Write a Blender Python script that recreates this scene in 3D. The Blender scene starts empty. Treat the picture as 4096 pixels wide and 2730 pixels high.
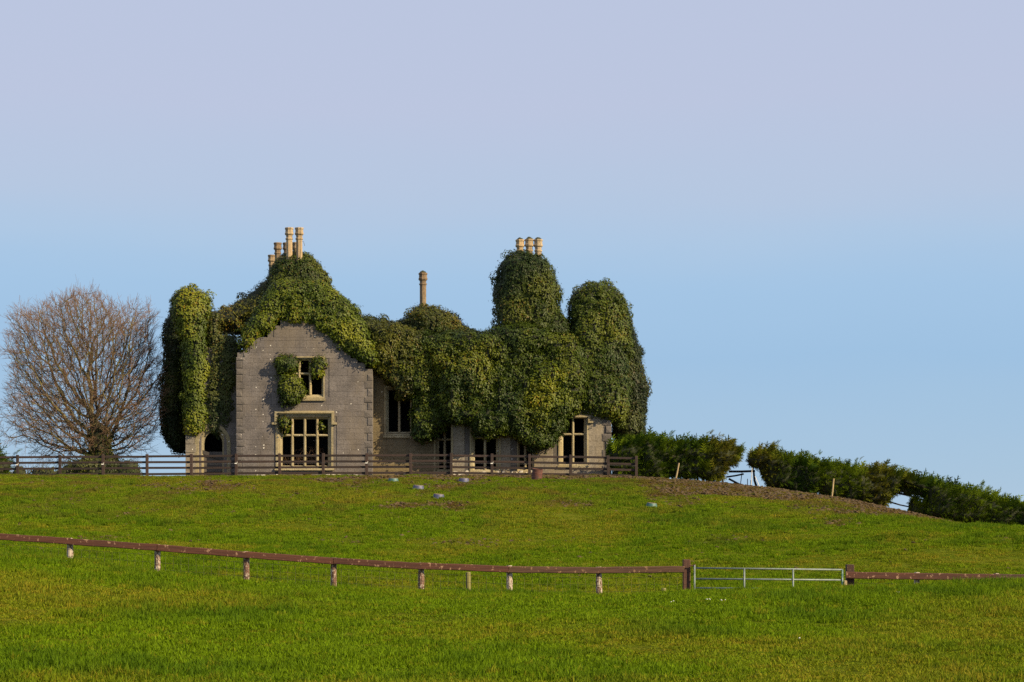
import bpy, bmesh, math, random
import numpy as np
from mathutils import Vector, Matrix, Quaternion

random.seed(7)
rng = np.random.default_rng(11)
SC = bpy.context.scene
COL = SC.collection

# ------------------------------------------------------------------ camera
F = 2240.0            # focal length in pixels of a 1024 wide frame
HOR = 545.0           # picture row of eye level
EYE = 1.7
cam = bpy.data.cameras.new('camera')
cam.sensor_width = 36.0
cam.lens = F * 36.0 / 1024.0
cam.shift_y = (HOR - 341.0) / 1024.0
cam.clip_start = 0.5
cam.clip_end = 9000.0
camo = bpy.data.objects.new('camera', cam)
camo.location = (0, 0, EYE)
camo.rotation_euler = (math.radians(90), 0, 0)
COL.objects.link(camo)
SC.camera = camo

# ------------------------------------------------------------------ sky and sun
SUN_AZ, SUN_EL = math.radians(58), math.radians(29)
sun_dir = Vector((math.sin(SUN_AZ) * math.cos(SUN_EL), -math.cos(SUN_AZ) * math.cos(SUN_EL), math.sin(SUN_EL)))
world = bpy.data.worlds.new('World')
SC.world = world
world.use_nodes = True
wn, wl = world.node_tree.nodes, world.node_tree.links
wn.clear()
w_out = wn.new('ShaderNodeOutputWorld')
sky = wn.new('ShaderNodeTexSky')
sky.sky_type = 'NISHITA'
sky.sun_disc = False
sky.sun_elevation = SUN_EL
sky.sun_rotation = math.atan2(sun_dir.x, sun_dir.y)
sky.air_density = 1.0
sky.dust_density = 0.6
bg1 = wn.new('ShaderNodeBackground')
bg1.inputs['Strength'].default_value = 0.05
wl.new(sky.outputs['Color'], bg1.inputs['Color'])
# thin veil of high cloud: pale lilac above, clear pale blue band near the land
tc = wn.new('ShaderNodeTexCoord')
sep = wn.new('ShaderNodeSeparateXYZ')
wl.new(tc.outputs['Generated'], sep.inputs[0])
nz = wn.new('ShaderNodeTexNoise')
mp = wn.new('ShaderNodeMapping')
mp.inputs['Scale'].default_value = (3.0, 3.0, 14.0)
wl.new(tc.outputs['Generated'], mp.inputs[0])
wl.new(mp.outputs[0], nz.inputs['Vector'])
nz.inputs['Scale'].default_value = 1.6
nz.inputs['Detail'].default_value = 3.0
mad = wn.new('ShaderNodeMath'); mad.operation = 'MULTIPLY_ADD'
wl.new(nz.outputs['Fac'], mad.inputs[0]); mad.inputs[1].default_value = 0.03
sub = wn.new('ShaderNodeMath'); sub.operation = 'SUBTRACT'
wl.new(sep.outputs['Z'], sub.inputs[0]); sub.inputs[1].default_value = 0.015
wl.new(sub.outputs[0], mad.inputs[2])
ramp = wn.new('ShaderNodeValToRGB')
wl.new(mad.outputs[0], ramp.inputs[0])
def lin(r, g, b):
    f = lambda c: (c / 255 / 12.92) if c / 255 <= 0.04045 else ((c / 255 + 0.055) / 1.055) ** 2.4
    return (f(r), f(g), f(b), 1)
els = ramp.color_ramp.elements
els[0].position = 0.0;  els[0].color = lin(176, 200, 222)
els[1].position = 1.0;  els[1].color = lin(189, 196, 223)
for p, c in ((0.03, (166, 195, 220)), (0.085, (156, 191, 224)), (0.115, (162, 195, 227)), (0.136, (172, 198, 226)),
             (0.158, (181, 198, 223)), (0.195, (187, 197, 222))):
    e = els.new(p); e.color = lin(*c)
bg2 = wn.new('ShaderNodeBackground')
bg2.inputs['Strength'].default_value = 0.66
wl.new(ramp.outputs[0], bg2.inputs['Color'])
mixw = wn.new('ShaderNodeMixShader')
mixw.inputs[0].default_value = 0.94
wl.new(bg1.outputs[0], mixw.inputs[1]); wl.new(bg2.outputs[0], mixw.inputs[2])
wl.new(mixw.outputs[0], w_out.inputs['Surface'])

sl = bpy.data.lights.new('sun', 'SUN')
sl.energy = 5.0
sl.angle = math.radians(0.53)
sl.color = (1.0, 0.81, 0.51)
so = bpy.data.objects.new('sun', sl)
so.rotation_euler = sun_dir.to_track_quat('Z', 'Y').to_euler()
so.location = (60, -40, 60)
COL.objects.link(so)

SC.view_settings.view_transform = 'Standard'
SC.view_settings.look = 'None'
SC.view_settings.exposure = 0.66
SC.view_settings.gamma = 1.0
SC.cycles.use_denoising = False
SC.cycles.max_bounces = 6
SC.cycles.transparent_max_bounces = 8

# ------------------------------------------------------------------ helpers
def S(xs, ys, Y):
    """point at depth Y that is seen at pixel (xs, ys) of the full size photograph"""
    return Vector(((xs / 4 - 512) * Y / F, Y, EYE + (HOR - ys / 4) * Y / F))
def SX(xs, Y): return (xs / 4 - 512) * Y / F
def SZ(ys, Y): return EYE + (HOR - ys / 4) * Y / F

def link(o, parent=None, label=None, cat=None, group=None, kind=None):
    COL.objects.link(o)
    if parent is not None: o.parent = parent
    if label: o['label'] = label
    if cat: o['category'] = cat
    if group: o['group'] = group
    if kind: o['kind'] = kind
    return o
def empty(name, loc, label, cat, group=None, kind=None):
    o = bpy.data.objects.new(name, None)
    o.empty_display_size = 0.2
    o.location = loc
    return link(o, None, label, cat, group, kind)
def fast_mesh(name, V, Fc, mat=None, cols=None, smooth=False):
    """V (n,3), Fc (m,k) uniform polygons"""
    V = np.ascontiguousarray(V, dtype=np.float32); Fc = np.ascontiguousarray(Fc, dtype=np.int32)
    me = bpy.data.meshes.new(name)
    m, k = Fc.shape
    me.vertices.add(len(V)); me.vertices.foreach_set('co', V.ravel())
    me.loops.add(m * k); me.loops.foreach_set('vertex_index', Fc.ravel())
    me.polygons.add(m)
    me.polygons.foreach_set('loop_start', np.arange(0, m * k, k, dtype=np.int32))
    me.polygons.foreach_set('loop_total', np.full(m, k, dtype=np.int32))
    if smooth: me.polygons.foreach_set('use_smooth', np.ones(m, dtype=bool))
    me.update(calc_edges=True)
    if cols is not None:
        a = me.attributes.new('tint', 'FLOAT_COLOR', 'POINT')
        c = np.ones((len(V), 4), dtype=np.float32); c[:, :3] = cols
        a.data.foreach_set('color', c.ravel())
    if mat: me.materials.append(mat)
    return me
class MB:
    """collects polygons of one mesh"""
    def __init__(s): s.v = []; s.f = []
    def add(s, vs, fs):
        b = len(s.v); s.v += [tuple(v) for v in vs]; s.f += [tuple(i + b for i in f) for f in fs]
    def box(s, x0, x1, y0, y1, z0, z1):
        s.add([(x0,y0,z0),(x1,y0,z0),(x1,y1,z0),(x0,y1,z0),(x0,y0,z1),(x1,y0,z1),(x1,y1,z1),(x0,y1,z1)],
              [(0,3,2,1),(4,5,6,7),(0,1,5,4),(1,2,6,5),(2,3,7,6),(3,0,4,7)])
    def tube(s, pts, rad, n=6, cap=True):
        pts = [Vector(p) for p in pts]
        b = len(s.v); up = None
        for i, p in enumerate(pts):
            t = (pts[min(i+1, len(pts)-1)] - pts[max(i-1, 0)]).normalized()
            a = t.orthogonal().normalized() if up is None else (up - t * up.dot(t)).normalized()
            up = a; c = t.cross(a)
            r = rad[i] if isinstance(rad, (list, tuple)) else rad
            for k in range(n):
                an = 2 * math.pi * k / n
                s.v.append(tuple(p + (a * math.cos(an) + c * math.sin(an)) * r))
        for i in range(len(pts) - 1):
            for k in range(n):
                k2 = (k + 1) % n
                s.f.append((b+i*n+k, b+i*n+k2, b+(i+1)*n+k2, b+(i+1)*n+k))
        if cap:
            s.f.append(tuple(b + k for k in reversed(range(n))))
            s.f.append(tuple(b + (len(pts)-1)*n + k for k in range(n)))
    def lathe(s, prof, n=16, cx=0, cy=0, rot=0.0, close=True):
        b = len(s.v)
        for r, z in prof:
            for k in range(n):
                an = 2*math.pi*k/n + rot
                s.v.append((cx + r*math.cos(an), cy + r*math.sin(an), z))
        for i in range(len(prof)-1):
            for k in range(n):
                k2 = (k+1) % n
                s.f.append((b+i*n+k, b+i*n+k2, b+(i+1)*n+k2, b+(i+1)*n+k))
        if close:
            s.f.append(tuple(b + k for k in reversed(range(n))))
            s.f.append(tuple(b + (len(prof)-1)*n + k for k in range(n)))
    def mesh(s, name, mat, smooth=False, bevel=0.0):
        me = bpy.data.meshes.new(name)
        me.from_pydata(s.v, [], s.f)
        if bevel:
            bm = bmesh.new(); bm.from_mesh(me)
            bmesh.ops.bevel(bm, geom=bm.edges[:], offset=bevel, segments=1, affect='EDGES')
            bm.to_mesh(me); bm.free()
        if smooth:
            me.polygons.foreach_set('use_smooth', [True]*len(me.polygons))
        me.materials.append(mat); me.update()
        return me
    def obj(s, name, mat, parent=None, smooth=False, bevel=0.0, loc=None, **k):
        o = bpy.data.objects.new(name, s.mesh(name, mat, smooth, bevel))
        if loc is not None: o.location = loc
        return link(o, parent, **k)
# world coordinates go straight into child meshes whose parent stands at p: subtract p
def local(mb, p):
    mb.v = [(x-p[0], y-p[1], z-p[2]) for x, y, z in mb.v]
    return mb

# numpy value noise
def _h(ix, iy, iz, seed):
    n = (ix * 374761393 + iy * 668265263 + iz * 2147483647 + seed * 974634777) & 0xFFFFFFFF
    n = ((n ^ (n >> 13)) * 1274126177) & 0xFFFFFFFF
    return ((n ^ (n >> 16)) & 0xFFFF) / 65535.0
def vnoise(x, y, z=0.0, seed=0):
    x, y, z = np.broadcast_arrays(np.asarray(x, float), np.asarray(y, float), np.asarray(z, float))
    ix, iy, iz = (np.floor(a).astype(np.int64) for a in (x, y, z))
    fx, fy, fz = x-ix, y-iy, z-iz
    fx, fy, fz = (f*f*(3-2*f) for f in (fx, fy, fz))
    r = 0
    for dx in (0, 1):
        for dy in (0, 1):
            for dz in (0, 1):
                w = (fx if dx else 1-fx) * (fy if dy else 1-fy) * (fz if dz else 1-fz)
                r = r + w * _h(ix+dx, iy+dy, iz+dz, seed)
    return r
def fbm(x, y, z=0.0, seed=0, oct=3):
    r, a, t = 0, 1.0, 0
    x, y, z = np.asarray(x, float), np.asarray(y, float), np.asarray(z, float)
    for k in range(oct):
        r = r + a * vnoise(x*2**k, y*2**k, z*2**k, seed+k*17); t += a; a *= 0.5
    return r / t
def billow(x, y, z=0.0, seed=0):
    return 1 - np.abs(2*vnoise(x, y, z, seed)-1)
def sstep(a, b, x):
    t = np.clip((x-a)/(b-a), 0, 1); return t*t*(3-2*t)

# ------------------------------------------------------------------ materials
def mat_new(name):
    m = bpy.data.materials.new(name); m.use_nodes = True
    n, l = m.node_tree.nodes, m.node_tree.links
    return m, n, l, n['Principled BSDF']
def nd(n, t, **k):
    o = n.new(t)
    for a, b in k.items(): setattr(o, a, b)
    return o
def noise(n, l, vec, scale, detail=4.0, rough=0.55):
    t = nd(n, 'ShaderNodeTexNoise'); t.inputs['Scale'].default_value = scale
    t.inputs['Detail'].default_value = detail; t.inputs['Roughness'].default_value = rough
    if vec is not None: l.new(vec, t.inputs['Vector'])
    return t.outputs['Fac']
def rampn(n, l, fac, stops):
    r = nd(n, 'ShaderNodeValToRGB'); e = r.color_ramp.elements
    e[0].position, e[0].color = stops[0][0], (*stops[0][1], 1)
    e[1].position, e[1].color = stops[-1][0], (*stops[-1][1], 1)
    for p, c in stops[1:-1]:
        q = e.new(p); q.color = (*c, 1)
    l.new(fac, r.inputs[0]); return r.outputs[0]
def mixc(n, l, fac, a, b, mode='MIX'):
    m = nd(n, 'ShaderNodeMix', data_type='RGBA', blend_type=mode)
    for s, v in ((m.inputs[0], fac), (m.inputs[6], a), (m.inputs[7], b)):
        if isinstance(v, (int, float)): s.default_value = v
        elif isinstance(v, tuple): s.default_value = (*v, 1)
        else: l.new(v, s)
    return m.outputs[2]
def wpos(n): return nd(n, 'ShaderNodeNewGeometry').outputs['Position']
def mapped(n, l, vec, sc):
    m = nd(n, 'ShaderNodeMapping'); m.inputs['Scale'].default_value = sc; l.new(vec, m.inputs[0]); return m.outputs[0]
def bump(n, l, h, bsdf, strength=0.4, dist=0.02):
    b = nd(n, 'ShaderNodeBump'); b.inputs['Strength'].default_value = strength; b.inputs['Distance'].default_value = dist
    l.new(h, b.inputs['Height']); l.new(b.outputs[0], bsdf.inputs['Normal'])
def objrand(n): return nd(n, 'ShaderNodeObjectInfo').outputs['Random']

def stone_mat(name, lo, mid, hi, stain, stain_amt, lichen=0.72, per_stone=0.5, streak=0.0):
    m, n, l, b = mat_new(name)
    p = wpos(n)
    c = rampn(n, l, noise(n, l, p, 1.1, 6, 0.65), [(0.3, lo), (0.5, mid), (0.72, hi)])
    fine = rampn(n, l, noise(n, l, p, 14, 5, 0.7), [(0.3, (0.55,)*3), (0.7, (1.35,)*3)])
    c = mixc(n, l, 1.0, c, fine, 'MULTIPLY')
    rr = rampn(n, l, objrand(n), [(0, (1-per_stone*0.5,)*3), (1, (1+per_stone*0.35,)*3)])
    c = mixc(n, l, 1.0, c, rr, 'MULTIPLY')
    st = rampn(n, l, noise(n, l, mapped(n, l, p, (1, 1, 0.45)), 0.55, 5, 0.6), [(0.42, (0,)*3), (0.66, (1,)*3)])
    sf = nd(n, 'ShaderNodeMath', operation='MULTIPLY'); l.new(st, sf.inputs[0]); sf.inputs[1].default_value = stain_amt
    c = mixc(n, l, sf.outputs[0], c, stain)
    if streak:
        sk = rampn(n, l, noise(n, l, mapped(n, l, p, (9, 9, 0.9)), 1.0, 4, 0.6), [(0.50, (0,)*3), (0.68, (1,)*3)])
        kf = nd(n, 'ShaderNodeMath', operation='MULTIPLY'); l.new(sk, kf.inputs[0]); kf.inputs[1].default_value = streak
        c = mixc(n, l, kf.outputs[0], c, (0.045, 0.04, 0.03))
    v = nd(n, 'ShaderNodeTexVoronoi', voronoi_dimensions='2D'); v.inputs['Scale'].default_value = 2.6
    sx_ = nd(n, 'ShaderNodeSeparateXYZ'); l.new(p, sx_.inputs[0]); cx_ = nd(n, 'ShaderNodeCombineXYZ')
    l.new(sx_.outputs[0], cx_.inputs[0]); l.new(sx_.outputs[2], cx_.inputs[1]); l.new(cx_.outputs[0], v.inputs['Vector'])
    wob = noise(n, l, p, 22, 2)
    add = nd(n, 'ShaderNodeMath', operation='MULTIPLY_ADD'); l.new(wob, add.inputs[0]); add.inputs[1].default_value = 0.12; l.new(v.outputs['Distance'], add.inputs[2])
    sep = nd(n, 'ShaderNodeSeparateColor'); l.new(v.outputs['Color'], sep.inputs[0])
    thr = nd(n, 'ShaderNodeMapRange'); l.new(sep.outputs[0], thr.inputs[0]); thr.inputs[1].default_value = lichen; thr.inputs[2].default_value = 1.0
    thr.inputs[3].default_value = 0.0; thr.inputs[4].default_value = 0.16
    lt = nd(n, 'ShaderNodeMath', operation='LESS_THAN'); l.new(add.outputs[0], lt.inputs[0]); l.new(thr.outputs[0], lt.inputs[1])
    c = mixc(n, l, lt.outputs[0], c, (0.62, 0.58, 0.5))
    l.new(c, b.inputs['Base Color']); b.inputs['Roughness'].default_value = 0.92
    bump(n, l, noise(n, l, p, 9, 8, 0.7), b, 0.7, 0.03)
    return m
M = {}
M['stone'] = stone_mat('grey_limestone', (0.093,0.081,0.077), (0.139,0.121,0.114), (0.19,0.166,0.155), (0.165,0.125,0.075), 0.45, 0.64, 0.10)
M['quoin'] = stone_mat('rock_faced_limestone', (0.08,0.07,0.066), (0.118,0.104,0.097), (0.16,0.14,0.128), (0.15,0.112,0.065), 0.3, 0.8, 0.35)
M['render'] = stone_mat('ochre_stained_stone', (0.115,0.09,0.052), (0.16,0.125,0.07), (0.2,0.155,0.09), (0.2,0.145,0.055), 0.6, 0.86, 0.16)
M['buff'] = stone_mat('grey_buff_stone', (0.155,0.134,0.106), (0.22,0.19,0.152), (0.29,0.25,0.20), (0.26,0.195,0.10), 0.5, 0.8, 0.14)
M['dressed'] = stone_mat('dressed_limestone', (0.205,0.168,0.095), (0.31,0.26,0.155), (0.41,0.35,0.22), (0.31,0.23,0.095), 0.55, 0.62)
M['chimney'] = stone_mat('chimney_sandstone', (0.26,0.195,0.12), (0.38,0.295,0.19), (0.46,0.37,0.255), (0.36,0.225,0.1), 0.55, 0.97, 0.2, 0.6)
M['chimney2'] = stone_mat('weathered_chimney_stone', (0.13,0.092,0.055), (0.22,0.155,0.09), (0.31,0.22,0.125), (0.26,0.14,0.07), 0.6, 0.98, 0.3, 0.5)
M['dark_stone'] = stone_mat('shade_dark_inner_stone', (0.015,0.014,0.013), (0.025,0.022,0.02), (0.035,0.03,0.027), (0.02,0.025,0.012), 0.5, 0.99)  # near-black stone colour stands in for the shade inside the rooms
M['mortar'] = stone_mat('lime_mortar', (0.085,0.076,0.07), (0.12,0.106,0.098), (0.16,0.14,0.128), (0.14,0.11,0.065), 0.4, 0.9)

def leaf_mat(name, rough=0.42, trans=0.18, spec=0.45):
    m, n, l, b = mat_new(name)
    at = nd(n, 'ShaderNodeAttribute', attribute_name='tint')
    l.new(at.outputs['Color'], b.inputs['Base Color'])
    b.inputs['Roughness'].default_value = rough
    b.inputs['Specular IOR Level'].default_value = spec
    tr = nd(n, 'ShaderNodeBsdfTranslucent'); l.new(at.outputs['Color'], tr.inputs['Color'])
    mx = nd(n, 'ShaderNodeMixShader'); mx.inputs[0].default_value = trans
    l.new(b.outputs[0], mx.inputs[1]); l.new(tr.outputs[0], mx.inputs[2])
    l.new(mx.outputs[0], n['Material Output'].inputs['Surface'])
    return m
M['ivy'] = leaf_mat('ivy_leaf', 0.5, 0.1, 0.22)
M['conifer'] = leaf_mat('cypress_spray', 0.75, 0.15, 0.08)
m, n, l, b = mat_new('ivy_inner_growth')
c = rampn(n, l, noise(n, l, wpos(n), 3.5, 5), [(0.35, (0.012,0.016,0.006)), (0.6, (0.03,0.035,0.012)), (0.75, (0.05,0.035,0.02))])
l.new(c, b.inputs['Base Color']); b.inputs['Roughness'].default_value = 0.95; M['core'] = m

m, n, l, b = mat_new('bark')
p = wpos(n)
c = rampn(n, l, noise(n, l, p, 1.2, 4), [(0.3, (0.045,0.033,0.022)), (0.5, (0.10,0.08,0.042)), (0.66, (0.17,0.145,0.045))])
l.new(c, b.inputs['Base Color']); b.inputs['Roughness'].default_value = 0.9; M['bark'] = m
m, n, l, b = mat_new('twig')
b.inputs['Base Color'].default_value = (0.195, 0.112, 0.06, 1); b.inputs['Roughness'].default_value = 0.8; M['twig'] = m

def wood_mat(name, a, c0, hi, amt, axis=(0.6, 7, 9), per=0.3):
    m, n, l, b = mat_new(name)
    p = wpos(n)
    g = noise(n, l, mapped(n, l, p, axis), 3.0, 6, 0.65)
    c = rampn(n, l, g, [(0.3, a), (0.7, c0)])
    k = rampn(n, l, noise(n, l, mapped(n, l, p, (axis[0]*11 if axis[0] < 1 else axis[0]*.6, axis[1]*0.8, axis[2]*0.6 if axis[0] < 1 else axis[2]*3)), 1.7, 3, 0.7), [(0.60, (0,)*3), (0.65, (1,)*3)])
    kf = nd(n, 'ShaderNodeMath', operation='MULTIPLY'); l.new(k, kf.inputs[0]); kf.inputs[1].default_value = amt
    c = mixc(n, l, kf.outputs[0], c, hi)
    rr = rampn(n, l, objrand(n), [(0, (1-per,)*3), (1, (1+per,)*3)])
    c = mixc(n, l, 1.0, c, rr, 'MULTIPLY')
    l.new(c, b.inputs['Base Color']); b.inputs['Roughness'].default_value = 0.8
    bump(n, l, g, b, 0.6, 0.015)
    return m
M['rail'] = wood_mat('stained_rail', (0.042,0.0125,0.0065), (0.085,0.027,0.013), (0.30,0.18,0.11), 0.85)
M['rail_orange'] = wood_mat('weathered_rail', (0.045,0.019,0.01), (0.10,0.048,0.025), (0.26,0.15,0.08), 0.8)
M['gatepost'] = wood_mat('gatepost_wood', (0.042,0.017,0.011), (0.085,0.036,0.02), (0.25,0.135,0.07), 0.7, (9, 9, 0.7))
M['far_wood'] = wood_mat('far_rail_wood', (0.016,0.0085,0.007), (0.031,0.0165,0.0125), (0.075,0.04,0.028), 0.4)
M['far_post'] = wood_mat('far_post_wood', (0.022,0.0115,0.009), (0.04,0.021,0.016), (0.075,0.04,0.028), 0.4, (9, 9, 0.7))
M['plank'] = wood_mat('grey_plank', (0.05,0.042,0.035), (0.09,0.075,0.06), (0.16,0.13,0.1), 0.5)
M['stake'] = wood_mat('pale_stake', (0.3,0.22,0.11), (0.45,0.34,0.18), (0.55,0.45,0.28), 0.5, (9, 9, 0.7))
M['mossy_post'] = wood_mat('mossy_post', (0.1,0.09,0.03), (0.17,0.15,0.05), (0.22,0.2,0.09), 0.5, (9, 9, 0.9))
# round posts with white lichen and flaking bark
m, n, l, b = mat_new('lichen_post')
p = nd(n, 'ShaderNodeTexCoord').outputs['Object']
oi = nd(n, 'ShaderNodeObjectInfo')
c = rampn(n, l, noise(n, l, mapped(n, l, p, (5, 5, 2)), 3, 5), [(0.3, (0.07,0.03,0.02)), (0.7, (0.22,0.12,0.08))])
ad = nd(n, 'ShaderNodeMath', operation='MULTIPLY_ADD'); l.new(oi.outputs['Random'], ad.inputs[0]); ad.inputs[1].default_value = 0.16
l.new(noise(n, l, mapped(n, l, p, (6, 6, 3)), 4, 4, 0.7), ad.inputs[2])
wf = rampn(n, l, ad.outputs[0], [(0.56, (0,)*3), (0.6, (1,)*3)])
c = mixc(n, l, wf, c, (0.42, 0.35, 0.28))
l.new(c, b.inputs['Base Color']); b.inputs['Roughness'].default_value = 0.9
bump(n, l, wf, b, 0.5, 0.02); M['lichen_post'] = m

def simple(name, col, rough=0.5, metal=0.0, var=0.3, scale=12.0, col2=None, lo=0.45, hi=0.62):
    m, n, l, b = mat_new(name)
    p = nd(n, 'ShaderNodeTexCoord').outputs['Object']
    d = tuple(x*(1-var) for x in col) if col2 is None else col2
    c = rampn(n, l, noise(n, l, p, scale, 5, 0.65), [(lo, col), (hi, d)])
    l.new(c, b.inputs['Base Color']); b.inputs['Roughness'].default_value = rough; b.inputs['Metallic'].default_value = metal
    return m
M['galv'] = simple('galvanised_tube', (0.185,0.22,0.215), 0.55, 0.2, 0.3, 9)
M['teal_paint'] = simple('worn_teal_paint', (0.05,0.13,0.12), 0.5, 0.0, 0.4, 9, (0.25,0.3,0.3))
M['wire'] = simple('rusty_wire', (0.09,0.07,0.05), 0.6, 0.6)
M['wire_light'] = simple('fence_wire', (0.3,0.28,0.26), 0.5, 0.6)
M['insul'] = simple('white_insulator', (0.7,0.68,0.62), 0.5)
M['blue'] = simple('blue_grey_plastic', (0.05,0.055,0.115), 0.55, 0, 0.3, 6, (0.075,0.078,0.14))
M['teal'] = simple('teal_plastic', (0.03,0.10,0.09), 0.55, 0, 0.3, 6, (0.06,0.13,0.115))
M['tubtop'] = simple('muddy_tub_base', (0.17,0.125,0.085), 0.8, 0, 0.3, 6)
M['rust'] = simple('rusty_steel', (0.12,0.045,0.032), 0.75, 0.2, 0.3, 7, (0.07,0.035,0.035))
M['black_plastic'] = simple('black_plastic_sheet', (0.01,0.01,0.011), 0.35)
M['bleached'] = simple('bleached_wood', (0.55,0.45,0.35), 0.8)
M['white_rod'] = simple('white_painted_rod', (0.72,0.66,0.58), 0.5)
M['red_block'] = simple('red_block', (0.3,0.12,0.1), 0.9)

# ------------------------------------------------------------------ ground
def tab(pairs):
    a = np.array(pairs, float); return lambda x: np.interp(x, a[:, 0], a[:, 1])
def ytab(pairs, Y):      # photo outline (x, y) at depth Y -> height relative to the eye over X
    a = np.array(pairs, float)
    return tab(np.stack([(a[:, 0]/4-512)*Y/F, (HOR-a[:, 1]/4)*Y/F], 1))
z38 = ytab([(-1500,2080),(0,2196),(280,2237),(630,2278),(985,2319),(1335,2343),(1685,2358),(2037,2363),(2395,2366),(2745,2352),(2900,2354),
            (3010,2352),(3200,2343),(3400,2337),(3665,2335),(4096,2322),(5500,2290)], 38)
z47 = tab([(-14,-0.8),(-9.5,-1.02),(-6,-1.3),(-3,-1.5),(0,-1.62),(4,-1.68),(8,-1.7),(14,-1.65)])
z72 = tab([(-20,0.3),(-10,0.1),(0,-0.05),(6,0.0),(10,0.2),(13,0.36),(16.5,0.46),(24,0.6)])
ZR = 114.0
zr = ytab([(-3000,1880),(-500,1898),(0,1904),(700,1910),(1700,1906),(2400,1909),(2600,1913),(2800,1931),(3000,1954),(3200,1985),(3400,2022),
           (3550,2056),(3700,2100),(4096,2200),(5000,2420),(7000,2700)], ZR)
KY = np.array([-120,-40,0,12,24,38,47,58,72,92,106,114,121,140,200,400,1200,4500], float)
def ground(X, Y):
    X = np.atleast_1d(np.asarray(X, float)); Y = np.atleast_1d(np.asarray(Y, float))
    a, f, h, r = z38(X)-0.085, z47(X), z72(X), zr(X)
    rw = sstep(12.5, 19, X)
    o = np.ones_like(X)
    K = np.stack([-2.6*o, -2.1*o, -1.7*o, -1.7+(a+1.7)*0.30, -1.7+(a+1.7)*0.66, a, f, f+0.42+0.05*h, h, (0.62*r+0.38*h)*(1-rw)+np.minimum(0.62*r+0.38*h, 0.28)*rw, (0.92*r+0.08*h), r, r-0.08,
                  r-2.0, r-9, -26*o, -62*o, -190*o])
    T = np.zeros_like(K)
    d = np.diff(KY)[:, None]; s = np.diff(K, axis=0)/d
    T[1:-1] = (s[:-1]*d[1:]+s[1:]*d[:-1])/(d[1:]+d[:-1]); T[0] = s[0]; T[-1] = s[-1]
    i = np.clip(np.searchsorted(KY, Y)-1, 0, len(KY)-2)
    n_ = np.arange(len(X)); hh = KY[i+1]-KY[i]; t = np.clip((Y-KY[i])/hh, 0, 1)
    p0, p1, m0, m1 = K[i, n_], K[i+1, n_], T[i, n_]*hh, T[i+1, n_]*hh
    z = (2*t**3-3*t**2+1)*p0+(t**3-2*t**2+t)*m0+(-2*t**3+3*t**2)*p1+(t**3-t**2)*m1
    z = z + 0.035*(fbm(X*0.7, Y*0.6, 0, 8, 1)-0.5)*2*sstep(8, 16, Y)
    amp = 0.05*sstep(48, 60, Y)+0.022
    z = z + amp*(fbm(X*0.55, Y*0.32, 0, 5, 3)-0.5)*2*sstep(-5, 12, Y)
    return z + EYE
def gz(x, y): return float(ground(x, y)[0])
def on_ground(xs, ys, y0=56.0, y1=113.9):
    """where the sight line through a photo pixel meets the hill"""
    Ys = np.arange(y0, y1, 0.1)
    X = (xs/4-512)*Ys/F; Z = EYE+(HOR-ys/4)*Ys/F
    hit = np.nonzero(ground(X, Ys) >= Z)[0]
    Y = Ys[hit[0]] if len(hit) else y1
    X = SX(xs, Y)
    return Vector((X, Y, gz(X, Y)))
def mud(X, Y):
    sx = X/np.maximum(Y, 1)*F*4+2048
    base = 0.5*sstep(96, 112, Y) + 0.95*sstep(2350, 2800, sx)*sstep(84, 104, Y)*(1-0.75*sstep(3650, 3900, sx))
    base = base + 0.25*sstep(1600, 1900, sx)*sstep(97, 106, Y) - 0.3*(1-sstep(900, 1700, sx))*sstep(90, 110, Y)
    base = base + 0.45*np.exp(-((Y-(92+0.006*(3000-sx)))/2.0)**2)*sstep(2500, 2750, sx)*(1-sstep(3300, 3600, sx))
    nn = fbm(X*0.45, Y*0.22, 0, 31, 4)
    return np.clip((nn-0.62+base*0.42)*5, 0, 1)*sstep(66, 80, Y)
def dry(X, Y):
    return np.clip((fbm(X*0.33, Y*0.26, 0, 77, 4)-0.47)*4.2, 0, 1)

rows = np.concatenate([np.arange(-120, 0, 12), np.arange(0, 16, 2), np.arange(16, 60, 0.35), np.arange(60, 124, 0.8), np.arange(124, 220, 6),
                       np.geomspace(225, 4500, 26)])
ncol = 240
u = np.sign(np.linspace(-1, 1, ncol))*np.abs(np.linspace(-1, 1, ncol))**1.25
YY, UU = np.meshgrid(rows, u, indexing='ij')
XX = UU*(34+np.abs(YY)*0.55)
G = np.stack([XX.ravel(), YY.ravel(), ground(XX.ravel(), YY.ravel())], 1)
ii = np.arange(len(rows)-1)[:, None]*ncol+np.arange(ncol-1)[None, :]
ii = ii.ravel()
gq = np.stack([ii, ii+1, ii+1+ncol, ii+ncol], 1)
m, n, l, b = mat_new('pasture_turf')
p = wpos(n)
gc = rampn(n, l, noise(n, l, p, 1.3, 6, 0.7), [(0.3, (0.045,0.068,0.005)), (0.5, (0.085,0.11,0.008)), (0.7, (0.14,0.135,0.016))])
at = nd(n, 'ShaderNodeAttribute', attribute_name='tint')
sepc = nd(n, 'ShaderNodeSeparateColor'); l.new(at.outputs['Color'], sepc.inputs[0])
soil = rampn(n, l, noise(n, l, p, 3.0, 6, 0.7), [(0.3, (0.034,0.021,0.007)), (0.6, (0.085,0.054,0.018)), (0.75, (0.13,0.09,0.03))])
mf = nd(n, 'ShaderNodeMath', operation='MULTIPLY_ADD'); l.new(noise(n, l, mapped(n, l, p, (1, 0.6, 1)), 2.2, 6, 0.75), mf.inputs[0]); mf.inputs[1].default_value = 1.6
mo = nd(n, 'ShaderNodeMath', operation='SUBTRACT'); l.new(sepc.outputs[0], mo.inputs[0]); mo.inputs[1].default_value = 0.98
l.new(mo.outputs[0], mf.inputs[2])
mr = rampn(n, l, mf.outputs[0], [(0.2, (0,)*3), (0.45, (1,)*3)])
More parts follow.
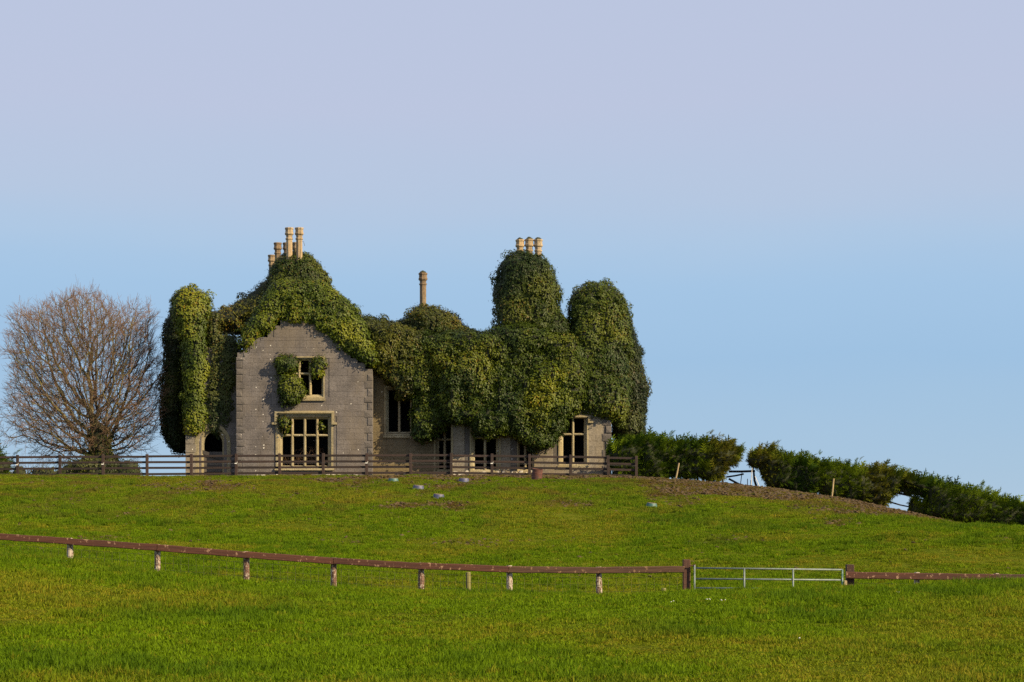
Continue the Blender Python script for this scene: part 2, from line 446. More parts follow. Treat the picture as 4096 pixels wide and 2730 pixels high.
l.new(mixc(n, l, mr, gc, soil), b.inputs['Base Color']); b.inputs['Roughness'].default_value = 0.95
b.inputs['Specular IOR Level'].default_value = 0.0
bump(n, l, noise(n, l, p, 4, 8, 0.75), b, 1.0, 0.08)
M['turf'] = m
gcol = np.stack([mud(G[:, 0], G[:, 1]), dry(G[:, 0], G[:, 1]), np.zeros(len(G))], 1)
go = bpy.data.objects.new('ground', fast_mesh('ground', G, gq, M['turf'], gcol, True))
link(go, kind='structure', label='sloping green pasture rising to a low hilltop', cat='ground')

# grass tufts
def tuft_mesh(name, nb, h, spread, seed, lean=0.35, wd=0.0045):
    r = np.random.default_rng(seed); V = []; Fs = []
    for k in range(nb):
        a = r.uniform(0, 2*math.pi); d = spread*math.sqrt(r.uniform()); x, y = d*math.cos(a), d*math.sin(a)
        hh = h*r.uniform(0.45, 1.15); la = r.uniform(0, 2*math.pi); ll = hh*lean*r.uniform(0.2, 1.6)
        w = wd*r.uniform(0.7, 1.4); pa = r.uniform(0, math.pi); px, py = math.cos(pa)*w, math.sin(pa)*w
        mx, my = x+math.cos(la)*ll*0.4, y+math.sin(la)*ll*0.4; tx, ty = x+math.cos(la)*ll*1.2, y+math.sin(la)*ll*1.2
        b_ = len(V)
        V += [(x-px, y-py, -0.02), (x+px, y+py, -0.02), (mx+px*0.8, my+py*0.8, hh*0.6), (mx-px*0.8, my-py*0.8, hh*0.6), (tx, ty, hh)]
        Fs += [(b_, b_+1, b_+2), (b_, b_+2, b_+3), (b_+3, b_+2, b_+4)]
    return fast_mesh(name, np.array(V), np.array(Fs), M['grass'])
m, n, l, b = mat_new('grass_blade')
at = nd(n, 'ShaderNodeAttribute', attribute_name='tint', attribute_type='INSTANCER')
hv = nd(n, 'ShaderNodeHueSaturation')
l.new(at.outputs['Color'], hv.inputs['Color'])
pr = noise(n, l, wpos(n), 40, 2)
mrg = nd(n, 'ShaderNodeMapRange'); l.new(pr, mrg.inputs[0]); mrg.inputs[3].default_value = 0.55; mrg.inputs[4].default_value = 1.5
l.new(mrg.outputs[0], hv.inputs['Value'])
l.new(hv.outputs[0], b.inputs['Base Color']); b.inputs['Roughness'].default_value = 0.7; b.inputs['Specular IOR Level'].default_value = 0.08
tr = nd(n, 'ShaderNodeBsdfTranslucent'); l.new(hv.outputs[0], tr.inputs['Color'])
mx = nd(n, 'ShaderNodeMixShader'); mx.inputs[0].default_value = 0.3
l.new(b.outputs[0], mx.inputs[1]); l.new(tr.outputs[0], mx.inputs[2]); l.new(mx.outputs[0], n['Material Output'].inputs['Surface'])
M['grass'] = m
def scatter(name, protos, P, ROT, SCL, IDX, TINT, label, cat):
    col = bpy.data.collections.new(name+'_kinds')
    for k, me in enumerate(protos):
        o = bpy.data.objects.new('%s_%02d' % (name, k), me); col.objects.link(o)
    me = bpy.data.meshes.new(name)
    me.vertices.add(len(P)); me.vertices.foreach_set('co', np.ascontiguousarray(P, dtype=np.float32).ravel())
    a = me.attributes.new('rot', 'FLOAT_VECTOR', 'POINT'); a.data.foreach_set('vector', np.ascontiguousarray(ROT, dtype=np.float32).ravel())
    a = me.attributes.new('scl', 'FLOAT_VECTOR', 'POINT'); a.data.foreach_set('vector', np.ascontiguousarray(SCL, dtype=np.float32).ravel())
    a = me.attributes.new('idx', 'INT', 'POINT'); a.data.foreach_set('value', np.ascontiguousarray(IDX, dtype=np.int32))
    a = me.attributes.new('tint', 'FLOAT_COLOR', 'POINT'); t = np.ones((len(P), 4), np.float32); t[:, :3] = TINT; a.data.foreach_set('color', t.ravel())
    me.update()
    ng = bpy.data.node_groups.new(name, 'GeometryNodeTree')
    ng.interface.new_socket('Geometry', in_out='INPUT', socket_type='NodeSocketGeometry')
    ng.interface.new_socket('Geometry', in_out='OUTPUT', socket_type='NodeSocketGeometry')
    N, L = ng.nodes, ng.links
    gi, gout = N.new('NodeGroupInput'), N.new('NodeGroupOutput')
    ip = N.new('GeometryNodeInstanceOnPoints'); ci = N.new('GeometryNodeCollectionInfo')
    ci.inputs['Collection'].default_value = col
    ci.inputs['Separate Children'].default_value = True; ci.inputs['Reset Children'].default_value = True
    def att(nm, ty):
        q = N.new('GeometryNodeInputNamedAttribute'); q.data_type = ty; q.inputs['Name'].default_value = nm
        return q.outputs['Attribute']
    L.new(gi.outputs[0], ip.inputs['Points']); L.new(ci.outputs[0], ip.inputs['Instance'])
    ip.inputs['Pick Instance'].default_value = True
    L.new(att('idx', 'INT'), ip.inputs['Instance Index'])
    L.new(att('rot', 'FLOAT_VECTOR'), ip.inputs['Rotation']); L.new(att('scl', 'FLOAT_VECTOR'), ip.inputs['Scale'])
    L.new(ip.outputs[0], gout.inputs[0])
    o = bpy.data.objects.new(name, me)
    md = o.modifiers.new('scatter', 'NODES'); md.node_group = ng
    return link(o, None, label, cat, None, 'stuff')
tufts = [tuft_mesh('tuft', 46, 0.055, 0.10, 100+k) for k in range(6)] + [tuft_mesh('tall_tuft', 40, 0.085, 0.09, 200+k, 0.5) for k in range(3)]
def strip(y0, y1, dens, margin=4.5):
    wmax = 512*y1/F+margin
    k = int((y1-y0)*2*wmax*dens)
    Y = rng.uniform(y0, y1, k); X = rng.uniform(-wmax, wmax, k)
    q = np.abs(X) < 512*Y/F+margin
    return X[q], Y[q]
parts = [strip(13, 28, 95), strip(28, 40, 85), strip(40, 48, 30), strip(48, 60, 34), strip(60, 78, 30), strip(78, 98, 22), strip(98, 117, 20), strip(117, 126, 4)]
big = np.concatenate([np.full(len(a[0]), s_) for a, s_ in zip(parts, (1.0, 1.05, 1.15, 1.3, 1.35, 1.5, 1.45, 1.5))])
gx = np.concatenate([a[0] for a in parts]); gy = np.concatenate([a[1] for a in parts])
mu = mud(gx, gy)
keep = rng.uniform(size=len(gx)) > mu*0.72
gx, gy, big, mu = gx[keep], gy[keep], big[keep], mu[keep]
dr = dry(gx, gy)
lush = np.clip((fbm(gx*0.5, gy*0.42, 0, 55, 4)-0.5)*3.2+(fbm(gx*2.1, gy*1.3, 0, 56, 2)-0.5)*2.2, -1, 1)
gr = rng.uniform(size=(len(gx), 1))
c_gr = np.array([0.106, 0.17, 0.002]); c_dk = np.array([0.045, 0.096, 0.003]); c_yl = np.array([0.215, 0.19, 0.012]); c_br = np.array([0.125, 0.082, 0.02])
tint = c_gr*(0.75+0.5*gr)
lf = np.clip(lush, 0, 1)[:, None]; tint = tint*(1-lf*0.6)+c_dk*lf*0.6
yf = np.clip(dr[:, None]*0.40+(rng.uniform(size=(len(gx), 1)) < 0.06+0.20*dr[:, None])*0.55, 0, 0.9); tint = tint*(1-yf)+c_yl*yf
bf = np.clip(mu[:, None]*0.6+(0.15*sstep(74, 100, gy)+0.6*sstep(70, 95, gy)*np.clip((fbm(gx*1.1, gy*0.5, 0, 91, 3)-0.52)*5, 0, 1))[:, None], 0, 0.85); tint = tint*(1-bf)+c_br*bf
clump = np.clip((fbm(gx*1.9, gy*1.3, 0, 66, 3)-0.5)*4, -1, 1)
hmul = big*(0.8+0.4*np.clip(lush, -0.6, 1)-0.25*dr+0.3*clump)*(1-0.45*mu)*rng.uniform(0.7, 1.3, len(gx))*(1-0.3*sstep(80, 110, gy))
P = np.stack([gx, gy, ground(gx, gy)-0.004], 1)
ROT = np.stack([rng.normal(0, 0.12, len(gx)), rng.normal(0, 0.12, len(gx))+0.12, rng.uniform(0, 6.28, len(gx))], 1)
SCL = np.stack([big*1.15, big*1.15, hmul], 1)
IDX = np.where(rng.uniform(size=len(gx)) < 0.15+0.25*np.clip(lush, 0, 1), rng.integers(6, 9, len(gx)), rng.integers(0, 6, len(gx)))
scatter('grass', tufts, P, ROT, SCL, IDX, tint, 'short grazed grass with yellow and dark green patches', 'grass')

# poached mud clods on the upper hill
def clod_mesh(name, seed):
    r = np.random.default_rng(seed)
    bm = bmesh.new(); bmesh.ops.create_icosphere(bm, subdivisions=1, radius=1.0)
    for v in bm.verts: v.co *= r.uniform(0.6, 1.25); v.co.z *= 0.55
    me = bpy.data.meshes.new(name); bm.to_mesh(me); bm.free(); me.materials.append(M['soil']); return me
m, n, l, b = mat_new('trodden_soil')
c = rampn(n, l, noise(n, l, wpos(n), 5, 5), [(0.3, (0.034,0.02,0.008)), (0.7, (0.105,0.066,0.024))])
l.new(c, b.inputs['Base Color']); b.inputs['Roughness'].default_value = 0.95; M['soil'] = m
mx_, my_ = strip(62, 115, 26)
mm = mud(mx_, my_)
q = rng.uniform(size=len(mx_)) < mm*0.6+0.01+0.06*sstep(85, 110, my_)
mx_, my_ = mx_[q], my_[q]; k = len(mx_)
sz = rng.uniform(0.025, 0.075, k)
scatter('mud_clods', [clod_mesh('clod', 300+i) for i in range(4)], np.stack([mx_, my_, ground(mx_, my_)+0.01], 1),
        rng.uniform(0, 6.28, (k, 3))*np.array([0.1, 0.1, 1]), np.stack([sz*1.5, sz*1.3, sz], 1), rng.integers(0, 4, k), np.zeros((k, 3)),
        'brown poached mud clods scattered below the hilltop fence', 'mud')

# ------------------------------------------------------------------ the ruined house
YG, YR, YC, YP = 118.0, 118.4, 119.3, 118.85       # planes of the gable wing, the long wing and the recessed walls
house = empty('ruined_house', S(1700, 1905, YG), 'roofless grey stone ruin with gable and mullioned windows on the hilltop', 'house')
HP = house.matrix_basis.translation.copy()
def part(mb, name, mat, parent=house, base=HP, **k):
    return local(mb, base).obj(name, mat, parent, **k)

def unit_stone(name, rock, seed):
    r = random.Random(seed); mb = MB()
    ix, iz = (0.012, 0.025) if not rock else (0.08, 0.12)
    o = [(-.5,-.5),(.5,-.5),(.5,.5),(-.5,.5)]
    i = [(-.5+ix,-.5+iz),(.5-ix,-.5+iz),(.5-ix,.5-iz),(-.5+ix,.5-iz)]
    if rock:
        v = [(x,.5,z) for x,z in o]+[(x,-.28,z) for x,z in o]+[(x+r.uniform(-.04,.04),-.42+r.uniform(-.1,.06),z+r.uniform(-.05,.05)) for x,z in i]
        v += [(r.uniform(-.2,.2), -.52+r.uniform(-.12,.1), r.uniform(-.2,.2))]
        f = [(4,5,1,0),(5,6,2,1),(6,7,3,2),(7,4,0,3),(8,9,5,4),(9,10,6,5),(10,11,7,6),(11,8,4,7),(8,12,9),(9,12,10),(10,12,11),(11,12,8)]
    else:
        v = [(x,.5,z) for x,z in o]+[(x,-.44,z) for x,z in o]+[(x,-.5,z) for x,z in i]
        f = [(4,5,1,0),(5,6,2,1),(6,7,3,2),(7,4,0,3),(8,9,5,4),(9,10,6,5),(10,11,7,6),(11,8,4,7),(8,11,10,9)]
    mb.add(v, [tuple(reversed(q)) for q in f])
    me = mb.mesh(name, M['quoin'] if rock else M['stone'])
    bm = bmesh.new(); bm.from_mesh(me); bmesh.ops.recalc_face_normals(bm, faces=bm.faces); bm.to_mesh(me); bm.free()
    return me
STONE = [unit_stone('stone', False, 1)]
QUOIN = [unit_stone('quoin', True, k) for k in range(5)]
def with_mat(me, mat):
    c = me.copy(); c.materials[0] = mat; return c
STONE_R = [with_mat(STONE[0], M['render'])]
STONE_B = [with_mat(STONE[0], M['buff'])]
STONE_D = [with_mat(STONE[0], M['dressed'])]

def put_stone(kinds, name, x0, x1, yf, dep, z0, z1, parent, base, gap=0.006):
    o = bpy.data.objects.new(name, random.choice(kinds))
    o.location = Vector(((x0+x1)/2, yf+dep/2, (z0+z1)/2)) - base
    o.scale = (x1-x0-gap, dep, z1-z0-gap)
    o.rotation_euler = (random.uniform(-1, 1)*0.004, 0, random.uniform(-1, 1)*0.004)
    link(o, parent)
def spans(poly, z):
    xs = []
    for (x0, z0), (x1, z1) in zip(poly, poly[1:]+poly[:1]):
        if (z0 <= z < z1) or (z1 <= z < z0): xs.append(x0+(z-z0)/(z1-z0)*(x1-x0))
    xs.sort(); return list(zip(xs[::2], xs[1::2]))
def masonry(name, outline, holes, Y, thick, kinds, backing, ch=0.31, wr=(0.42, 0.95), zclip=None, inset=(0, 0), base=HP, label=None):
    poly = [(SX(x, Y), SZ(y, Y)) for x, y in outline]
    hs = [(SX(a, Y), SX(b_, Y), SZ(d, Y), SZ(c, Y)) for a, b_, c, d in holes]
    zb, zt = min(p[1] for p in poly), max(p[1] for p in poly)
    fixed = sorted({zb, zt, *[h[2] for h in hs], *[h[3] for h in hs]})
    fixed = [z for k, z in enumerate(fixed) if zb <= z <= zt]
    lev = []
    for a, c in zip(fixed, fixed[1:]):
        k = max(1, round((c-a)/ch)); lev += [a]+[a+(c-a)*(i+random.uniform(-.22, .22))/k for i in range(1, k)]
    lev.append(fixed[-1])
    bk = MB(); stones = []
    for za, zc in zip(lev, lev[1:]):
        zm = (za+zc)/2
        iv = spans(poly, zm)
        for hx0, hx1, hz0, hz1 in hs:
            if hz0 < zm < hz1:
                nv = []
                for a, c in iv:
                    if hx1 <= a or hx0 >= c: nv.append((a, c)); continue
                    if a < hx0: nv.append((a, hx0))
                    if hx1 < c: nv.append((hx1, c))
                iv = nv
        for a, c in iv:
            bk.box(a+0.003, c-0.003, Y+0.022, Y+thick, za, zc)
            x = a+inset[0]; e = c-inset[1]
            while x < e-0.05 and kinds:
                w = random.uniform(*wr)
                if e-x-w < wr[0]*0.6: w = e-x
                stones.append((x, min(x+w, e), za, zc)); x += w
    w_ = part(bk, name, backing, base=base)
    if label: w_['label'] = label
    for x0, x1, za, zc in stones:
        if zclip and zc > zclip: continue
        put_stone(kinds, 'stone', x0, x1, Y-random.uniform(0, 0.009), 0.05, za, zc, w_, Vector((0, 0, 0))+base)
    return w_
def loft_rect(mb, loops):
    """loops of (x0,x1,z0,z1,y)"""
    b = len(mb.v)
    for x0, x1, z0, z1, y in loops: mb.v += [(x0,y,z0),(x1,y,z0),(x1,y,z1),(x0,y,z1)]
    for i in range(len(loops)-1):
        for k in range(4):
            k2 = (k+1) % 4; mb.f.append((b+i*4+k, b+i*4+k2, b+(i+1)*4+k2, b+(i+1)*4+k))
def bar_v(mb, x, w, z0, z1, y0, y1):     # upright stone bar with chamfered front
    h = w/2; c = w*0.32
    pr = [(-h,y0+c*1.6),(-h+c,y0),(h-c,y0),(h,y0+c*1.6),(h,y1),(-h,y1)]
    mb.add([(x+a, q, z0) for a, q in pr]+[(x+a, q, z1) for a, q in pr], [(k,(k+1)%6,(k+1)%6+6,k+6) for k in range(6)]+[(5,4,3,2,1,0),(6,7,8,9,10,11)])
def bar_h(mb, z, w, x0, x1, y0, y1):
    h = w/2; c = w*0.32
    pr = [(-h,y0+c*1.6),(-h+c,y0),(h-c,y0),(h,y0+c*1.6),(h,y1),(-h,y1)]
    mb.add([(x0, q, z+a) for a, q in pr]+[(x1, q, z+a) for a, q in pr], [(k,k+6,(k+1)%6+6,(k+1)%6) for k in range(6)]+[(0,1,2,3,4,5),(11,10,9,8,7,6)])
def window(outer, op, mulls, trans, Y, hood=None, sill=True, mat='dressed', proud=0.035):
    X0, X1, Z1, Z0 = SX(outer[0],Y), SX(outer[1],Y), SZ(outer[2],Y), SZ(outer[3],Y)
    a0, a1, c1, c0 = SX(op[0],Y), SX(op[1],Y), SZ(op[2],Y), SZ(op[3],Y)
    mb = MB(); t = lambda f: (X0+(a0-X0)*f, X1+(a1-X1)*f, Z0+(c0-Z0)*f, Z1+(c1-Z1)*f)
    loft_rect(mb, [(*t(0), Y+0.3), (*t(0), Y-proud), (*t(.35), Y-proud), (*t(.42), Y-proud+.05), (*t(.62), Y-proud+.06), (*t(.7), Y+.07), (*t(1), Y+.15), (*t(1), Y+.34)])
    fr = part(mb, 'window_frame', M[mat])
    for x in mulls:
        mb = MB(); bar_v(mb, SX(x, Y), 0.135, c0-0.01, c1+0.01, Y+0.06, Y+0.3); part(mb, 'mullion', M[mat], fr)
    xs = [a0-0.01]+[SX(x, Y) for x in mulls]+[a1+0.01]
    for y in trans:
        mb = MB()
        for k in range(len(xs)-1): bar_h(mb, SZ(y, Y), 0.125, xs[k]+(0.06 if k else 0), xs[k+1]-(0.06 if k < len(xs)-2 else 0), Y+0.075, Y+0.285)
        part(mb, 'transom', M[mat], fr)
    if sill:
        mb = MB(); z = Z0
        mb.add([(X0-.05,Y-.11,z-.12),(X1+.05,Y-.11,z-.12),(X1+.05,Y-.11,z-.03),(X0-.05,Y-.11,z-.03),(X0-.05,Y+.0,z+.0),(X1+.05,Y+.0,z+.0),(X0-.05,Y+.05,z-.12),(X1+.05,Y+.05,z-.12)],
               [(0,1,2,3),(3,2,5,4),(0,6,7,1),(0,3,4,6),(1,7,5,2)])
        part(mb, 'sill', M[mat], fr)
    if hood:
        hx0, hx1, hz, drop = SX(hood[0],Y), SX(hood[1],Y), SZ(hood[2],Y), SZ(hood[3],Y)
        mb = MB(); y0 = Y-0.15
        mb.add([(hx0,y0,hz-.1),(hx1,y0,hz-.1),(hx1,y0,hz-.03),(hx0,y0,hz-.03),(hx0,Y+.03,hz+.05),(hx1,Y+.03,hz+.05),(hx0,Y+.03,hz-.15),(hx1,Y+.03,hz-.15)],
               [(0,1,2,3),(3,2,5,4),(6,7,1,0),(0,3,4,6),(1,7,5,2)])
        for sgn, x in ((1, hx0), (-1, hx1)):
            xa, xb = sorted((x, x+sgn*0.13)); mb.box(xa, xb, y0+.01, Y+.03, drop, hz-.10)
            xa, xb = sorted((x-sgn*0.14, x+sgn*0.132)); mb.box(xa, xb, y0-.005, Y+.03, drop-.11, drop-.002)
        part(mb, 'hood_mould', M[mat], fr)
    return fr

# gable wing front
gable = [(945,1935),(945,1425),(968,1405),(1005,1370),(1025,1345),(1062,1340),(1100,1312),(1140,1275),(1215,1190),(1300,1292),(1340,1352),(1400,1420),(1470,1470),(1490,1490),(1490,1935)]
masonry('gable_wall', gable, [(1116,1321,1666,1866),(1142,1291,1433,1588)], YG, 0.6, STONE, M['mortar'], 0.30, (0.34, 1.05), inset=(0.34, 0.42), label='grey ashlar gable with dark quoins')
gw = bpy.data.objects['gable_wall']
for side, xe in ((1, 945), (-1, 1490)):
    z = SZ(1925, YG); k = 0
    top = SZ(1428 if side == 1 else 1492, YG)
    while z < top-0.15:
        h = random.uniform(0.33, 0.42); w = 0.50 if k % 2 else 0.32
        if side == -1: w = 0.46 if k % 2 else 0.27
        x = SX(xe, YG)
        a, c = (x-0.015, x+w) if side == 1 else (x-w, x+0.015)
        put_stone(QUOIN, 'quoin', a, c, YG-0.02, 0.10, z, min(z+h, top), gw, HP, 0.02)
        # filler ashlar between quoin and field
        if side == 1: put_stone(STONE, 'stone', c, x+0.62, YG-0.004, 0.05, z, min(z+h, top), gw, HP) if w < 0.45 else None
        z += h; k += 1
window((1103,1333,1655,1872), (1128,1311,1676,1862), (1168,1218,1268), (1741,), YG, (1099,1337,1646,1690))
window((1132,1298,1425,1594), (1151,1286,1441,1578), (1196,1240), (1494,), YG, None)
# base course of pale broken plaster
mb = MB()
for k in range(26):
    x = SX(random.uniform(1000, 1470), YG); z = SZ(random.uniform(1893, 1908), YG); w = random.uniform(0.06, 0.22)
    mb.box(x, x+w, YG-0.03-random.uniform(0,0.02), YG+0.01, z, z+random.uniform(0.03, 0.09))
M['plaster'] = simple('white_plaster', (0.62,0.56,0.47), 0.9)
part(mb, 'plaster_patches', M['plaster'], kind='stuff')
# long wing front
masonry('long_wing_wall', [(1806,1935),(1806,1420),(2445,1420),(2445,1935)], [(1890,1992,1640,1884),(2074,2134,1640,1884),(2244,2344,1664,1857)], YR, 0.6,
        STONE_B, M['mortar'], 0.33, (0.45, 1.0), zclip=SZ(1600, YR), inset=(0.0, 0.42), label='buff stained stone wall of the long wing')
lw = bpy.data.objects['long_wing_wall']
for k in range(9):
    z = SZ(1925, YR)+k*0.42; w = 0.5 if k % 2 else 0.3; x = SX(2445, YR)
    put_stone(QUOIN, 'quoin', x-w, x+0.015, YR-0.045, 0.14, z, z+0.42, lw, HP, 0.02)
window((1879,2003,1630,1890), (1899,1984,1650,1877), (1940,), (1750,), YR)
window((2068,2142,1630,1890), (2079,2129,1650,1877), (2101,), (1748,), YR)
window((2234,2354,1655,1862), (2253,2336,1673,1850), (2292,), (1737,), YR, (2226,2362,1662,1684))
mb = MB()
for k in range(70):
    x = SX(1808+340*random.random()**1.3, YR); z = SZ(random.uniform(1888, 1906), YR); w = random.uniform(0.05, 0.2)
    mb.box(x, x+w, YR-0.03-random.uniform(0,0.02), YR+0.01, z, z+random.uniform(0.03, 0.1))
part(mb, 'plaster_patches', M['plaster'], kind='stuff')
# corner bead of the long wing
mb = MB(); mb.box(SX(1804,YR), SX(1813,YR), YR-0.03, YR+0.12, SZ(1925,YR), SZ(1600,YR)); part(mb, 'corner_bead', M['dressed'])
# recessed centre
masonry('recess_wall', [(1478,1935),(1478,1420),(1830,1420),(1830,1935)], [(1545,1700,1560,1732),(1748,1806,1690,1884)], YC, 0.5, STONE_R, M['mortar'], 0.36, (0.5, 1.2), zclip=SZ(1480, YC),
        label='ochre stained wall recessed between the two wings')
window((1537,1712,1545,1742), (1554,1694,1560,1727), (1597,1645), (), YC)
window((1735,1818,1680,1890), (1756,1812,1697,1877), (1779,), (1757,), YC)
# return walls of the wings
def side_wall(name, xs, Y0, Y1, ytop, ybot=1935, th=0.5, inner=1, mat='stone'):
    x = SX(xs, Y0); mb = MB(); a, c = sorted((x, x+inner*th))
    mb.box(a, c, Y0, Y1, SZ(ybot, Y0), SZ(ytop, Y0)); return part(mb, name, M[mat])
side_wall('return_wall', 946.5, YG+0.605, 128, 1440, inner=1)
side_wall('return_wall', 1488.5, YG+0.605, 128, 1500, inner=-1)
side_wall('return_wall', 1808, YR+0.605, 127, 1440, inner=1)
side_wall('end_wall', 2443, YR+0.605, 127, 1440, inner=-1)
side_wall('end_wall', 746, YP+0.505, 127, 1300, inner=1)
# back walls, floors and an added, unseen roof deck that keep the rooms dark
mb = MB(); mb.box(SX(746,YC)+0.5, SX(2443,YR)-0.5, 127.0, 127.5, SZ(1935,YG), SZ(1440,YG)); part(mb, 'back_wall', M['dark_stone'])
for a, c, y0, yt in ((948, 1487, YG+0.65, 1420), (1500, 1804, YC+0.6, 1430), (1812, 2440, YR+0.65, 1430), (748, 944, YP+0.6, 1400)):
    mb = MB(); mb.box(SX(a,y0)+0.05, SX(c,y0)-0.05, y0, 126.9, SZ(yt,y0), SZ(yt,y0)+0.25); part(mb, 'added_roof_deck', M['dark_stone'])
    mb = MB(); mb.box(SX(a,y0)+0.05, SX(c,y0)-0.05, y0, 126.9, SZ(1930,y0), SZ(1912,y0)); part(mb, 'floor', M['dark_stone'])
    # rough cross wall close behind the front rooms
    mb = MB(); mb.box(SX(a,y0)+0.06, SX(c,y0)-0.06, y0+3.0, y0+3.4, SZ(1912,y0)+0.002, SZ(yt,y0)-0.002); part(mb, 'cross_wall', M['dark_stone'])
# doorway bay on the left
masonry('porch_wall', [(742,1935),(742,1390),(948,1390),(948,1935)], [(806,896,1716,1935)], YP, 0.5, STONE, M['mortar'], 0.36, (0.4, 0.75), inset=(0.0, 0.0), zclip=SZ(1690, YP),
        label='narrow stone bay holding the arched doorway')
def arch_jamb():
    Y = YP; mb = MB()
    cx = SX(851, Y); hw = SX(888, Y)-cx; zs = SZ(1775, Y); zb = SZ(1925, Y)
    inner = [(cx-hw, zb)]+[(cx-hw*math.cos(t), zs+hw*1.25*math.sin(t)) for t in np.linspace(0, math.pi, 15)]+[(cx+hw, zb)]
    rings = []
    for off, y in ((0.46, Y+0.3), (0.46, Y-0.05), (0.28, Y-0.05), (0.24, Y+0.03), (0.13, Y+0.04), (0.08, Y+0.12), (0.0, Y+0.16), (0.0, Y+0.45)):
        r = []
        for k, (x, z) in enumerate(inner):
            s_ = (x-cx)/hw; dz = 0 if k in (0, len(inner)-1) else max(0.0, z-zs)/(hw*1.25)
            r.append((x+off*s_, y, z+off*dz*1.0))
        rings.append(r)
    nn = len(inner)
    for r in rings: mb.v += r
    for i in range(len(rings)-1):
        for k in range(nn-1): mb.f.append((i*nn+k, i*nn+k+1, (i+1)*nn+k+1, (i+1)*nn+k))
    return part(mb, 'door_arch', M['dressed'])
arch_jamb()
for k in range(5):
    mb = MB(); z = SZ(1908-21*k, YP); mb.box(SX(809,YP), SX(893,YP), YP+0.2+0.015*(k%2), YP+0.26+0.015*(k%2), z, z+0.235); part(mb, 'door_board', M['plank'])
mb = MB(); a, c = S(806, 1806, YP+0.12), S(895, 1838, YP+0.12)
mb.add([(a.x,a.y,a.z-.1),(c.x,c.y,c.z-.1),(c.x,c.y,c.z+.1),(a.x,a.y,a.z+.1),(a.x,a.y+.05,a.z-.1),(c.x,c.y+.05,c.z-.1),(c.x,c.y+.05,c.z+.1),(a.x,a.y+.05,a.z+.1)],
       [(0,1,2,3),(7,6,5,4),(3,2,6,7),(0,4,5,1),(1,5,6,2),(0,3,7,4)]); part(mb, 'slipped_board', M['plank'])
for k in range(6):   # stone pier blocks at the outer corner
    z = SZ(1915, YP)+k*0.46; put_stone([STONE_B[0]], 'quoin', SX(742, YP), SX(742, YP)+(0.58 if k % 2 else 0.5), YP-0.06, 0.16, z, z+0.46, bpy.data.objects['porch_wall'], HP, 0.02)

# chimneys: tall octagonal shafts with moulded caps
def chimney(xs, ytop, ybot, Y, mat, w=0.185, name='chimney'):
    p = S(xs, ytop, Y); zb = SZ(ybot, Y); H = p.z-zb; rot = math.radians(22.5+11)
    mb = MB()
    mb.lathe([(w*1.25, -H), (w*1.25, -H+0.2), (w, -H+0.32), (w, -0.66), (w*1.20, -0.64), (w*1.20, -0.58), (w*1.02, -0.55)], 8, p.x, p.y, rot)
    mb.v = [(x, y, z+p.z) for x, y, z in mb.v]
    sh = part(mb, name, mat)
    mb = MB()
    mb.lathe([(w*0.98,-0.552),(w*1.03,-0.42),(w*1.28,-0.39),(w*1.40,-0.36),(w*1.40,-0.29),(w*1.26,-0.25),(w*1.22,-0.12),(w*1.40,-0.07),(w*1.40,-0.02),(w*1.34,0.0),(w*0.8,0.0),(w*0.75,-0.3)], 8, p.x, p.y, rot)
    mb.v = [(x, y, z+p.z) for x, y, z in mb.v]
    part(mb, 'chimney_cap', mat, sh)
    return sh
for xs, yt, yb, Y, mt in ((1157,911,1120,122.3,'chimney'),(1197,911,1120,122.3,'chimney'),
                          (1111,971,1150,129.0,'chimney2'),(1147,971,1150,129.0,'chimney2'),(1184,970,1150,129.0,'chimney2'),
                          (1087,1020,1180,134.5,'chimney2'),(1128,1022,1180,134.5,'chimney2'),
                          (1692,1092,1240,120.6,'chimney2'),(2080,959,1100,120.2,'chimney'),(2117,957,1100,120.2,'chimney'),(2153,958,1100,120.2,'chimney')):
    chimney(xs, yt, yb, Y, M[mt], 0.178)
mb = MB(); pts = [S(1203, 985, 122.3), S(1207, 966, 122.25), S(1214, 966, 122.25), S(1219, 984, 122.25)]
mb.tube(pts, 0.012, 5); part(mb, 'bent_rod', M['wire'])

